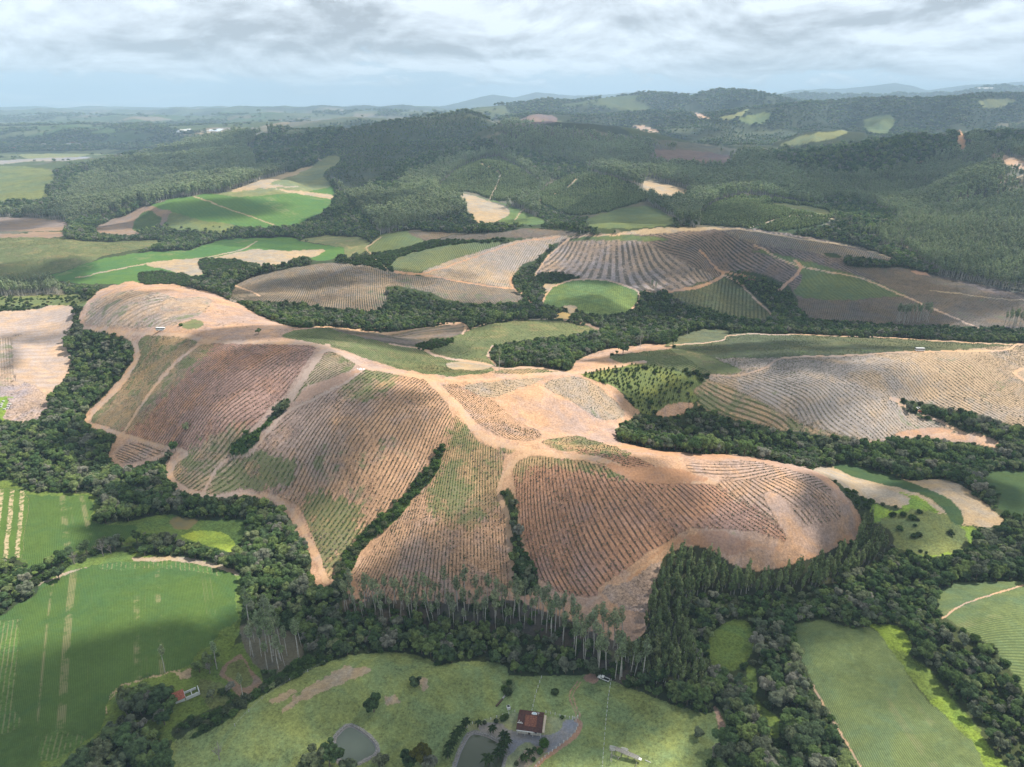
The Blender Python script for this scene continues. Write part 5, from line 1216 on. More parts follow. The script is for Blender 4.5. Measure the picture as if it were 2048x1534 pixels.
bmo('awning', lambda bm: (box(bm, (W_/2+.45, -.3, 2.5), (.85, D_*.86, .1), 0, 0, math.radians(8)), box(bm, (W_/2+.8, -D_*.4, 1.2), (.12, .12, 2.4)), box(bm, (W_/2+.8, D_*.36, 1.2), (.12, .12, 2.4))), plain('cream_awning', (.62, .52, .42), .8, .2, .1), hs)
bmo('porch_trim', lambda bm: box(bm, (-1.6, -D_/2-.12, 2.42), (W_*.66, .22, .28)), WHITE, hs)
for x in (-4.7, -1.6, 1.5, 4.6): bmo('porch_post', lambda bm: box(bm, (x, -D_/2+.15, 1.15), (.16, .16, 2.6)), WHITE, hs)
for x in (-2.8, 2.6):
    w = bmo('window', lambda bm: box(bm, (x, -D_/2+.77, 1.5), (1.1, .08, 1.0)), WHITE, hs); bmo('pane', lambda bm: box(bm, (x, -D_/2+.72, 1.5), (.9, .06, .8)), GLASS, w)
bmo('door', lambda bm: box(bm, (0, -D_/2+.77, 1.05), (.95, .08, 2.05)), DARKW, hs)
def tank(bm):
    for q in [(0, 0)]: bmesh.ops.create_cone(bm, cap_ends=True, segments=16, radius1=.95, radius2=.85, depth=.5, matrix=Matrix.Translation((1.2, 2.3, 4.25)) @ Matrix.Diagonal((1.25, .75, 1, 1)))
bmo('rooftop_tank', tank, WHITE, hs); bmo('tank_lid', lambda bm: bmesh.ops.create_cone(bm, cap_ends=True, segments=16, radius1=.66, radius2=.5, depth=.1, matrix=Matrix.Translation((1.35, 2.3, 4.54)) @ Matrix.Diagonal((1.25, .75, 1, 1))), BLUEM, hs)
bmo('antenna', lambda bm: (cyl(bm, (2.9, 1.9, 4), (2.9, 1.9, 5.6), .05), box(bm, (2.9, 1.9, 5.5), (.9, .1, .08)), box(bm, (2.9, 1.9, 5.1), (.6, .1, .08))), WHITE, hs)
bmo('roof_pipe', lambda bm: (box(bm, (-3.9, -2.2, 3.5), (2.2, .2, .14)), box(bm, (-4.4, -1.6, 3.6), (.16, 1.2, .2)), box(bm, (-3.6, -1.8, 3.55), (.16, .5, .2))), WHITE, hs)

# ------------------------------------------------------------------ small buildings of the farm
p = gnd(1017, 1417); t = thing('well_hut', 'tiny white well hut with dark opening above the farmhouse', 'hut', p, .3)
bmo('body', lambda bm: box(bm, (0, 0, .55), (1.3, 1.5, 1.3)), WHITE, t); bmo('lid', lambda bm: box(bm, (0, .1, 1.26), (1.0, .9, .1)), RUBBER, t)
p = gnd(1008, 1395); t = thing('drain_culvert', 'narrow dark drain with a white concrete lip by the pasture bush', 'drain', p, math.radians(-35))
bmo('trench_wall', lambda bm: box(bm, (0, -3.2, .1), (.7, 4.6, .4)), DARKW, t); bmo('concrete_lip', lambda bm: box(bm, (0, .4, .35), (.45, 2.6, .5)), CONC, t)
# ruined cottage in the clearing at left
p = gnd(371, 1394); t = thing('ruined_cottage', 'small ruined cottage with half a red tiled roof and broken white walls', 'ruin', p, math.radians(35))
bmo('wall', lambda bm: (box(bm, (-2.2, 0, 1.2), (3.6, 4.0, 2.4)),), WHITE, t)
bmo('broken_wall', lambda bm: (box(bm, (2.6, -2.0, .8), (5.4, .25, 1.6)), box(bm, (2.2, 1.9, .55), (4.6, .25, 1.1)), box(bm, (5.2, -.2, .9), (.25, 3.6, 1.8)), box(bm, (2.4, -.1, .6), (.22, 3.8, 1.2)), box(bm, (3.8, -1.1, .2), (1.6, 1.2, .4), .4)), WHITE, t)
rr = bmo('roof', lambda bm: [slab(bm, -4.4, -.2, [(2.6, 2.35), (0, 3.5), (-2.7, 2.25)], .15)], REDT, t)
bmo('gable_trim', lambda bm: box(bm, (-.15, -1.3, 2.85), (.12, 2.8, .14), 0, math.radians(24)), WHITE, t)
# collapsed corral shed
p = gnd(1252, 1514); t = thing('corral_shed', 'long grey open timber shed with broken corral rails in the pasture', 'shed', p, math.radians(-27))
bmo('roof', lambda bm: [box(bm, (-3.4+i*1.85, 0, 2.2+.04*(i % 2)), (1.78, 1.7, .08), 0, .10) for i in range(5)], WOODG, t)
bmo('end_panel', lambda bm: box(bm, (5.3, -.1, 2.1), (1.2, 1.0, .08)), WHITE, t)
for i, x in enumerate((-4.2, -1.6, 1.0, 3.6)):
    for y in (-.75, .75): bmo('post', lambda bm: box(bm, (x, y, 1.0), (.16, .16, 2.3)), WOODG, t)
bmo('corral_rail', lambda bm: (box(bm, (-5.0, -2.7, 1.2), (.16, 5.0, .14), .25), box(bm, (-3.4, -2.4, 1.1), (2.8, .14, .14)), box(bm, (-1.9, -2.0, 1.1), (.14, 2.8, .14), -.25), box(bm, (4.6, -2.0, 1.2), (.14, 3.0, .14), .15), box(bm, (-4.6, -2.7, .6), (.14, 5.0, .12), .25)), WOODG, t)
for nm, (u, v), lab in (('a', (1226, 1497), 'left stack of pale planks lying above the corral shed'), ('b', (1250, 1501), 'right stack of pale planks lying above the corral shed')):
    p = gnd(u, v); t = thing('plank_stack', lab, 'planks', p, math.radians(-14), 'stacks of planks by the corral shed')
    for k in range(7): bmo('plank', lambda bm: box(bm, (random.uniform(-.3, .3), -1.0+k*.33, .12+.12*(k % 3)), (random.uniform(2.0, 2.9), .24, .1), random.uniform(-.08, .08)), CONC, t)
p = gnd(1296, 1523); tag(bmo('fallen_post', lambda bm: box(bm, p+Vector((0, 0, .1)), (2.2, .2, .18), -.5), CONC), 'single pale post lying in the grass right of the corral shed', 'post')
# pickup at the forest edge
def vehicle(name, lab, cat, p, rz, L, W, bodym, parts, group=None):
    t = thing(name, lab, cat, p, rz, group)
    for nm, mt, fn in parts: bmo(nm, fn, mt, t)
    for sx_ in (-L*.32, L*.32):
        for sy_ in (-W/2, W/2): bmo('wheel', lambda bm: cyl(bm, (sx_, sy_-.12, .34), (sx_, sy_+.12, .34), .34, n=12), RUBBER, t)
    return t
def bev(bm, amt=.08): bmesh.ops.bevel(bm, geom=bm.edges[:], offset=amt, segments=2, affect='EDGES')
p = gnd(1207, 1359)
vehicle('pickup_truck', 'old white pickup with dark bed parked at the forest edge by the long fence', 'pickup', p, math.radians(-28), 5.0, 1.7, WHITE,
    [('body', WHITE, lambda bm: (box(bm, (-1.6, 0, .85), (1.8, 1.7, .55)), box(bm, (1.0, -.8, .8), (3.2, .12, .5)), box(bm, (1.0, .8, .8), (3.2, .12, .5)), box(bm, (2.55, 0, .8), (.12, 1.7, .5)), bev(bm, .05))),
     ('cab', WHITE, lambda bm: (box(bm, (-.35, 0, 1.5), (1.1, 1.5, .3)), bev(bm, .06))), ('windscreen', GLASS, lambda bm: (box(bm, (-.4, 0, 1.2), (1.5, 1.56, .42)), bev(bm, .1))),
     ('cargo_bed', RUBBER, lambda bm: box(bm, (1.0, 0, .62), (3.0, 1.5, .2)))])
# vehicles out on the plantations
def bus(bm_): pass
p = gnd(322, 661)
vehicle('farm_bus', 'long white bus parked on the ridge track at the left of the striped hill', 'bus', p, math.radians(-4), 7.6, 2.3, WHITE,
    [('body', WHITE, lambda bm: (box(bm, (0, 0, 1.05), (7.6, 2.3, 1.3)), bev(bm, .12))), ('roof', WHITE, lambda bm: (box(bm, (0, 0, 2.45), (7.4, 2.25, .35)), bev(bm, .12))),
     ('windows', GLASS, lambda bm: box(bm, (0, 0, 2.0), (7.3, 2.2, .6))), ('bumper', CONC, lambda bm: box(bm, (3.85, 0, .5), (.12, 2.2, .25)))])
p = gnd(1839, 702)
vehicle('farm_bus', 'white bus with dark window band on the road crossing the right hand field', 'bus', p, math.radians(-3), 7.2, 2.4, WHITE,
    [('body', WHITE, lambda bm: (box(bm, (0, 0, 1.0), (7.2, 2.4, 1.2)), bev(bm, .12))), ('roof', WHITE, lambda bm: (box(bm, (0, 0, 2.6), (7.0, 2.3, .4)), bev(bm, .14))),
     ('windows', GLASS, lambda bm: box(bm, (0, 0, 2.0), (6.9, 2.3, .8))), ('bumper', CONC, lambda bm: box(bm, (3.65, 0, .5), (.12, 2.2, .25)))])
p = gnd(1842, 825)
t = vehicle('tractor', 'red orange tractor on the track beside the thin forest strip at right', 'tractor', p, math.radians(-30), 3.6, 1.7, REDP,
    [('body', REDP, lambda bm: (box(bm, (-.9, 0, 1.0), (2.0, .9, .8)), bev(bm, .08))), ('cab', REDP, lambda bm: (box(bm, (.75, 0, 2.35), (1.5, 1.5, .16)), box(bm, (.75, 0, 1.1), (1.4, 1.4, .7)), bev(bm, .05))), ('glazing', GLASS, lambda bm: box(bm, (.75, 0, 1.85), (1.3, 1.35, .85)))])
for u, v, lb in ((1830, 818, 'small white car parked nearest the red tractor on the strip track'), (1834, 817, 'small white car parked behind the other car near the tractor'),):
    p = gnd(u, v)
    vehicle('parked_car', lb, 'car', p, math.radians(-25 if u == 1830 else 10), 4.0, 1.6, WHITE,
        [('body', WHITE, lambda bm: (box(bm, (0, 0, .72), (4.0, 1.65, .62)), bev(bm, .12))), ('cabin', GLASS, lambda bm: (box(bm, (.1, 0, 1.18), (2.1, 1.5, .4)), bev(bm, .14))), ('roof', WHITE, lambda bm: box(bm, (.1, 0, 1.41), (1.6, 1.3, .06)))], 'white cars by the tractor')
# white lime spread on the ridge road and beehive boxes at the far left
p = gnd(722, 738)
def lime(bm):
    for i in range(26):
        a, r = random.uniform(0, 6.28), random.uniform(0, 1)**.5*2.3; x, y = p.x+math.cos(a)*r*1.1, p.y+math.sin(a)*r*.8; M = Matrix.Translation((x, y, zat(x, y)+.02)) @ Matrix.Diagonal((1, 1, .22, 1))
        bmesh.ops.create_icosphere(bm, subdivisions=1, radius=random.uniform(.35, .7), matrix=M)
tag(bmo('lime_heap', lime, plain('white_lime', (.62, .62, .63), .95, .1, .15)), 'flat heap of white lime on the ridge road junction', 'lime heap')
for i, (u, v) in enumerate(((7, 803), (4, 808), (3, 811), (2, 815), (20, 809), (17, 813), (15, 817), (9, 819))):
    p = gnd(u, v); t = thing('hive_box', 'small white hive box in the group beside the grey brush at far left', 'box', p, random.uniform(-.3, .3), 'white hive boxes at the far left')
    bmo('box', lambda bm: box(bm, (0, 0, .4), (1.5, 1.0, .7)), WHITE, t); bmo('lid', lambda bm: box(bm, (0, 0, .79), (1.6, 1.1, .07)), CONC, t)
# pale rocks and stumps along the clearing edge
for u, v in ((1128, 737), (1133, 737), (1150, 716), (1157, 714), (1163, 712), (1172, 709), (1180, 707), (1134, 725), (1140, 722), (1278, 690), (1254, 694)):
    p = gnd(u, v)
    def f(bm):
        bmesh.ops.create_icosphere(bm, subdivisions=2, radius=random.uniform(.6, 1.1))
        for v_ in bm.verts: v_.co *= random.uniform(.75, 1.15); v_.co.z *= .6
    o = bmo('pale_rock', f, CONC); o.location = p; tag(o, 'pale rock at the forest edge beside the bare soil clearing', 'rock', 'pale rocks along the clearing')

# ------------------------------------------------------------------ fences
def fence(name, lab, line, gap, ph, pw, mat, wires=2, closed=False):
    W3 = [gnd(*q) for q in line]; t = thing(name, lab, 'fence', W3[0]); o = W3[0]
    post = None; tops = []
    for a, b in zip(W3[:-1], W3[1:]):
        n = max(1, int(round((b-a).length/gap)))
        for k in range(n+(b is W3[-1])):
            q = a.lerp(b, k/n); q.z = zat(q.x, q.y)
            if post is None: post = bmo('post', lambda bm: (box(bm, (0, 0, ph/2-.15), (pw, pw, ph+.3)),), mat, t); c_ = post
            else: c_ = post.copy(); COL.objects.link(c_); c_.parent = t
            c_.location = q-o; c_.rotation_euler = (random.uniform(-.05, .05), random.uniform(-.05, .05), random.uniform(0, 1)); tops.append(q-o)
    def wf(bm):
        for h in [ph*.9, ph*.5, ph*.25][:wires]:
            for a, b in zip(tops[:-1], tops[1:]):
                if (b-a).length < gap*2.5: cyl(bm, a+Vector((0, 0, h)), b+Vector((0, 0, h)), .018, n=3)
    bmo('wire', wf, CONC, t); return t
fence('pasture_fence', 'row of white posts running up the pasture behind the farmhouse', [(1064, 1423), (1070, 1395), (1076, 1375), (1083, 1356)], 2.4, 1.3, .20, WHITE)
fence('pasture_fence', 'long line of close white posts crossing the pasture right of the farmhouse', [(1204, 1545), (1207, 1500), (1211, 1450), (1216, 1400), (1222, 1362)], 2.0, 1.2, .18, WHITE)
fence('yard_fence', 'white post fence around the back of the farmhouse yard', [(925, 1462), (945, 1448), (970, 1443), (1005, 1432), (1030, 1424)], 2.6, 1.2, .2, WHITE)
fence('yard_fence', 'white post fence beside the pale lawn right of the farmhouse', [(1092, 1426), (1110, 1430), (1130, 1435), (1148, 1438)], 2.4, 1.2, .2, WHITE)
fence('lane_fence', 'white post fence along the left side of the red dirt lane', [(1152, 1442), (1156, 1452), (1150, 1465), (1135, 1480), (1112, 1497), (1090, 1515), (1066, 1540)], 1.9, 1.15, .2, WHITE)
fence('pasture_fence', 'white post boundary fence at the bottom left of the pasture', [(327, 1500), (332, 1534), (336, 1560)], 2.6, 1.4, .2, WHITE)
fence('pasture_fence', 'short line of pale posts along the wood above the left pasture', [(470, 1452), (525, 1398), (580, 1362), (650, 1326)], 9, 1.4, .18, CONC)
p = gnd(1150, 1438); t = thing('gate_posts', 'pair of white gate posts where the track leaves the farm yard', 'gate', p, .2)
for x in (-1.1, 1.1): bmo('post', lambda bm: box(bm, (x, 0, .9), (.3, .3, 1.9)), WHITE, t)
bmo('rail', lambda bm: (box(bm, (0, 0, .5), (2.2, .06, .08)), box(bm, (0, 0, 1.0), (2.2, .06, .08))), WHITE, t)

# ------------------------------------------------------------------ palms and garden plants
def frond_geo(seed, n=13, L=2.6):
    rg = random.Random(seed); V, Fs = [], []
    for k in range(n):
        a = 2*math.pi*k/n+rg.uniform(-.2, .2); up = rg.uniform(.3, 1.0); prev = None
        for i in range(7):
            t = i/6; r = L*t; z = up*L*t*.9-L*.95*t*t; w = .42*math.sin(math.pi*min(t+.12, 1))+.03
            c = Vector((math.cos(a)*r, math.sin(a)*r, z)); s_ = Vector((-math.sin(a), math.cos(a), 0))*w
            o = len(V); V += [tuple(c-s_-Vector((0, 0, w*.5))), tuple(c), tuple(c+s_-Vector((0, 0, w*.5)))]
            if prev is not None: Fs += [(prev, prev+1, o+1, o), (prev+1, prev+2, o+2, o+1)]
            prev = o
    return V, Fs
PF = [mesh_np('fronds', *frond_geo(s), [PALML]) for s in range(3)]
TV, TF = [], []; tube([(0, 0, -.3), (.08, 0, 1.6), (0, 0, 3.4)], [.2, .14, .12], 8, TV, TF); PT = mesh_np('palm_stem', TV, TF, [BARKD], smooth=True)
PL = [(932, 1455, 1.0, 'behind the upper left corner of the olive pond'), (957, 1454, .8, 'on the lawn above the olive pond'), (985, 1466, .9, 'between the olive pond and the gravel yard'), (1008, 1482, 1.1, 'at the right corner of the olive pond, uppermost of the row'),
      (1012, 1494, 1.2, 'at the right corner of the olive pond beside the gravel path'), (1004, 1506, 1.2, 'on the right bank of the olive pond'), (998, 1520, 1.3, 'overhanging the right bank of the olive pond'), (976, 1532, 1.3, 'at the bottom edge on the right bank of the olive pond'),
      (922, 1468, 1.0, 'top of the row on the left bank of the olive pond'), (913, 1480, 1.1, 'second in the row on the left bank of the olive pond'), (907, 1492, 1.0, 'third in the row on the left bank of the olive pond'), (900, 1504, 1.1, 'fourth in the row on the left bank of the olive pond'), (896, 1518, 1.0, 'lowest in the row on the left bank of the olive pond'),
      (1059, 1514, .9, 'on the bare garden bed left of the red lane'), (1050, 1526, .9, 'at the bottom of the garden bed left of the red lane')]
for i, (u, v, s_, w_) in enumerate(PL):
    t = thing('palm_tree', 'palm tree '+w_, 'palm', gnd(u, v), random.uniform(0, 6), 'palms around the farmhouse pond', (s_, s_, s_))
    c_ = child('fronds', PF[i % 3], t); c_.location = (0, 0, 3.35); child('trunk', PT, t)
GARDL = leafmat('bright_garden_foliage', [(.075, .16, .022), (.10, .19, .03), (.07, .15, .025)], 1.5, .5)
YELL = leafmat('yellow_blossom', [(.42, .33, .02), (.30, .26, .03), (.12, .13, .03)], 1.2, .5)
def bush(u, v, r, lab, mat=SHRL, hz=.75, seed=0, name='round_shrub', group=None):
    V, Fs = crown_geo(seed+int(u), [(0, 0, r*hz, r, hz)], int(260*max(r, 1)), .2, 2, .9)
    t = thing(name, lab, 'shrub', gnd(u, v), 0, group); child('foliage', mesh_np('shrub_foliage', V, Fs, [mat]), t)
    TV, TF = [], []; tube([(0, 0, -.2), (0, 0, r*.6)], [.1, .06], 5, TV, TF); child('stem', mesh_np('shrub_stem', TV, TF, [BARKD]), t)
bush(1088, 1492, 1.85, 'largest bright green round shrub on the gravel yard below the farmhouse', GARDL, .9)
bush(1080, 1506, 1.2, 'bright green round shrub at the edge of the red lane', GARDL, .9)
bush(1069, 1499, .7, 'small dark shrub between the garden bed and the gravel', SHRL)
bush(1067, 1520, .8, 'dark round shrub near the palms on the garden bed', SHRL)
bush(1045, 1518, .9, 'upright dark green shrub left on the garden bed', SHRL, 1.1)
bush(1033, 1530, .8, 'dark green shrub at the lowest corner of the garden bed', SHRL, 1.1)
bush(1124, 1436, .7, 'small dark shrub on the white fence right of the farmhouse', SHRL)
bush(969, 1447, .8, 'small round shrub on the yard fence above the gravel', SHRL)
bush(992, 1444, .9, 'dark shrub on the yard fence, second from the farmhouse', SHRL)
bush(1006, 1440, 1.3, 'dark leafy shrub left of the farmhouse path', SHRL)
bush(1012, 1436, 1.2, 'dark leafy shrub nearest the farmhouse wall', SHRL)
bush(1016, 1388, 1.9, 'grey twiggy shrub at the head of the drain in the pasture', SHRL, .7)
bush(1110, 1386, 1.6, 'faint low grey shrub in the pasture right of the post line', SHRL, .5)
bush(362, 652, 1.6, 'dark shrub on the weedy mound by the white bus', SHRL, .7)
bush(1015, 1215, 1.4, 'dark bush at the foot of the soil track down the hill', SHRL, .8)

def bleaf(u, v, s_, lab, crown=None, var=None, szf=1.0, name='broadleaf_tree', cat='tree', kind='broadleaf', group=None):
    tree_at(name, kind, lab, cat, gnd(u, v, -.2), s_, group, var, szf, crown)
bleaf(748, 1424, 1.1, 'lone dark tree standing in the middle of the pasture', var=1, szf=.8)
bleaf(1396, 1474, .72, 'lone round tree on the sunlit pasture at right', var=3, szf=.75)
bleaf(832, 1372, .75, 'small greyish tree beside the bare soil patch in the pasture', var=2, szf=.7)
bleaf(517, 668, .62, 'lone dark little tree on the ridge of the striped hill', var=0, szf=.9)
bleaf(372, 866, .72, 'slim dark tree standing alone among the rows on the left slope', var=4, szf=1.2)
bleaf(352, 902, .95, 'larger of the leafy trees at the track bend on the left slope', var=5)
bleaf(338, 920, .85, 'leafy tree at the lower track bend near the forest slope', var=6)
bleaf(1045, 1150, 1.15, 'dense dark tree at the foot of the thicket between the striped fields', var=2, szf=.9)
bleaf(1050, 1122, .6, 'pale yellow green tree in the thicket between the striped fields', crown=None, var=1)
bleaf(840, 1528, 1.05, 'tree covered in yellow blossom at the bottom edge left of the olive pond', var=3, crown=mesh_np('blossom_crown', *crown_geo(301, broad_lobes(301), 1500, .34, 2, .8), [YELL]))
bleaf(818, 1545, 1.0, 'grey green tree beside the yellow blossom tree', var=4)
bleaf(862, 1545, .9, 'dark green tree right of the yellow blossom tree', var=5)
bleaf(767, 1540, .8, 'narrow dark tree alone on the bottom edge of the pasture', var=0, szf=1.1)
bleaf(660, 1535, 1.35, 'big olive tree covering the lower left edge of the pale pond', var=6)
bleaf(630, 1545, 1.3, 'big olive tree left of the pale pond at the bottom edge', var=2)
bleaf(700, 1545, .9, 'thin grey tree below the pale pond', var=1)
for u, v in ((252, 1500), (225, 1480), (275, 1520), (300, 1545), (205, 1525), (240, 1545), (170, 1550), (320, 1440), (262, 1465), (310, 1405), (290, 1425), (330, 1450), (270, 1400), (345, 1425), (415, 1330), (400, 1345), (430, 1325), (425, 1395), (460, 1385)):
    bleaf(u, v, random.uniform(.8, 1.35) if v > 1470 else random.uniform(.55, .85), 'olive green tree '+('at the bottom corner of the copse by the crop field' if v > 1470 else 'around the ruined cottage, '+('left' if u < 352 else 'right')+' of its red roof'), group='trees of the bottom left copse')
for u, v in ((30, 1175), (55, 1160), (5, 1150), (80, 1150), (105, 1135), (125, 1128), (145, 1118), (175, 1108), (120, 1160), (245, 1090), (275, 1085), (300, 1090), (330, 1095), (360, 1100), (390, 1108), (415, 1115), (440, 1125), (290, 1112), (205, 1095), (230, 1100), (455, 1135)):
    bleaf(u, v, random.uniform(.7, 1.15), 'dark bushy tree in the hedge strip between the green crop fields, '+('left end' if u < 110 else 'middle' if u < 320 else 'right end'), group='trees of the left hedge strip')
# tall single eucalypts
for u, v, s_, lb in ((998, 742, .95, 'single very tall eucalyptus at the left end of the forest clump behind the ridge'), (1204, 662, .9, 'single tall eucalyptus beside the soil track above the forest clump'), (1281, 694, .8, 'tall eucalyptus at the right end of the forest clump'),
      (1330, 675, .8, 'tall thin eucalyptus rising from the valley forest, left one'), (1350, 678, .8, 'tall thin eucalyptus rising from the valley forest, middle one'), (1374, 676, .85, 'tall thin eucalyptus rising from the valley forest, right one'),
      (1304, 590, 1.0, 'tall eucalyptus in front of the dark striped hill, left of the pair'), (1311, 592, .9, 'tall eucalyptus in front of the dark striped hill, right of the pair'),
      (330, 1345, .8, 'pale trunked eucalyptus at the corner of the crop field'), (434, 1338, .8, 'leaning white trunked eucalyptus above the ruined cottage'), (487, 1398, .7, 'white trunked eucalyptus on the bare triangular plot')):
    bleaf(u, v, s_, lb, kind='eucalyptus', name='eucalyptus_tree', cat='eucalyptus')
for k in range(26):
    u = random.uniform(1786, 1860); v = 648-random.uniform(0, 10)
    bleaf(u, v, random.uniform(.85, 1.1), 'tall bare trunked eucalyptus at the '+('left side' if u < 1805 else 'right side' if u > 1840 else 'centre')+' of the grove on the brown field', kind='eucalyptus', name='eucalyptus_tree', cat='eucalyptus', group='grove of tall eucalyptus on the brown field')
for k in range(14):
    u = random.uniform(2005, 2050); v = 662-random.uniform(0, 10)
    bleaf(u, v, random.uniform(.85, 1.1), 'tall eucalyptus in the '+('left' if u < 2028 else 'right')+' half of the grove at the right edge', kind='eucalyptus', name='eucalyptus_tree', cat='eucalyptus', group='grove of tall eucalyptus at the right edge')
# dead trees
def dead(seed):
    rg = random.Random(seed); V, Fs = [], []
    def br(p, d, L, r, n):
        q = p+d*L; tube([p, p.lerp(q, .5)+Vector((rg.uniform(-.1, .1), rg.uniform(-.1, .1), 0))*L, q], [r, r*.75, r*.5], 4, V, Fs)
        if n:
            for k in range(4):
                d2 = (d+Vector((rg.uniform(-1, 1), rg.uniform(-1, 1), rg.uniform(-.2, .8)))*.8).normalized(); br(p.lerp(q, rg.uniform(.4, 1)), d2, L*rg.uniform(.55, .8), r*.5, n-1)
    br(Vector((0, 0, -.3)), Vector((.05, 0, 1)), 3.6, .26, 4); return V, Fs
DM = [mesh_np('dead_branches', *dead(s), [DEADB]) for s in (1, 2)]
for i, (u, v, s_, lb) in enumerate(((207, 1112, 1.15, 'tall bare grey dead tree between the two left crop fields'), (150, 1128, .9, 'spreading leafless grey tree left of the tall dead tree'), (222, 1108, .8, 'smaller bare grey tree right of the tall dead tree'), (290, 1082, .8, 'leafless grey tree near the marshy green patch'),
      (32, 762, .75, 'forked dead trunk on the pale field at far left'), (420, 1347, .9, 'leafless purple grey tree beside the dirt turning place'), (440, 1520, .9, 'bare grey tree in the wood below the ruined cottage'))):
    o = bpy.data.objects.new('dead_tree', DM[i % 2]); COL.objects.link(o); o.location = gnd(u, v); o.scale = (s_,)*3; o.rotation_euler.z = random.uniform(0, 6); tag(o, lb, 'dead tree')

# ------------------------------------------------------------------ far village and far trees on ridge tops
def cottage(rm):
    V = [(-.5, -.5, 0), (.5, -.5, 0), (.5, .5, 0), (-.5, .5, 0), (-.5, -.5, .5), (.5, -.5, .5), (.5, .5, .5), (-.5, .5, .5), (-.56, -.58, .48), (.56, -.58, .48), (.56, .58, .48), (-.56, .58, .48), (-.56, 0, .85), (.56, 0, .85)]
    Fs = [(0, 1, 5, 4), (1, 2, 6, 5), (2, 3, 7, 6), (3, 0, 4, 7), (8, 9, 13, 12), (10, 11, 12, 13), (8, 12, 11), (9, 10, 13)]
    return mesh_np('village_house', V, Fs, [WALLM, rm], [0]*4+[1]*2+[0]*2)
HM = [cottage(REDT), cottage(CONC), cottage(plain('pale_sheet_roof', (.55, .52, .48)))]
vil = [(4, 296), (12, 299), (20, 296), (30, 298), (44, 294), (52, 295), (50, 299), (58, 298), (66, 293), (74, 292), (82, 292), (88, 290), (96, 293), (102, 291), (108, 293), (100, 297), (112, 294), (126, 293), (133, 291), (138, 289), (144, 287), (150, 287), (156, 289), (148, 292), (140, 293), (160, 292), (36, 292), (70, 298), (106, 301), (94, 300)]
for i, (u, v) in enumerate(vil):
    p = gnd(u, v); o = bpy.data.objects.new('village_house', HM[i % 3 if i % 5 else 0]); COL.objects.link(o)
    L_ = random.uniform(14, 26); o.location = p; o.scale = (L_, L_*.7, 11); o.rotation_euler.z = random.uniform(-.4, .4)
    tag(o, 'tiny pale house with '+('red', 'grey', 'whitish')[i % 3 if i % 5 else 0]+' roof in the distant village at far left', 'house', 'houses of the distant village with '+('red', 'grey', 'whitish')[i % 3 if i % 5 else 0]+' roofs')
for u, v, L_, lb in ((560, 241, 34, 'small reddish farm building on the far plain left of the mountain'), (553, 242, 26, 'small pale farm building beside the reddish one on the far plain'), (1972, 180, 190, 'long white building on the farthest ridge at right'), (228, 290, 60, 'long pale shed on the far plain above the village woods')):
    p = gnd(u, v); o = bpy.data.objects.new('farm_building', HM[0 if 'reddish' in lb[:14] else 2]); COL.objects.link(o); o.location = p; o.scale = (L_, L_*.35, max(11, L_*.16)); tag(o, lb, 'building')

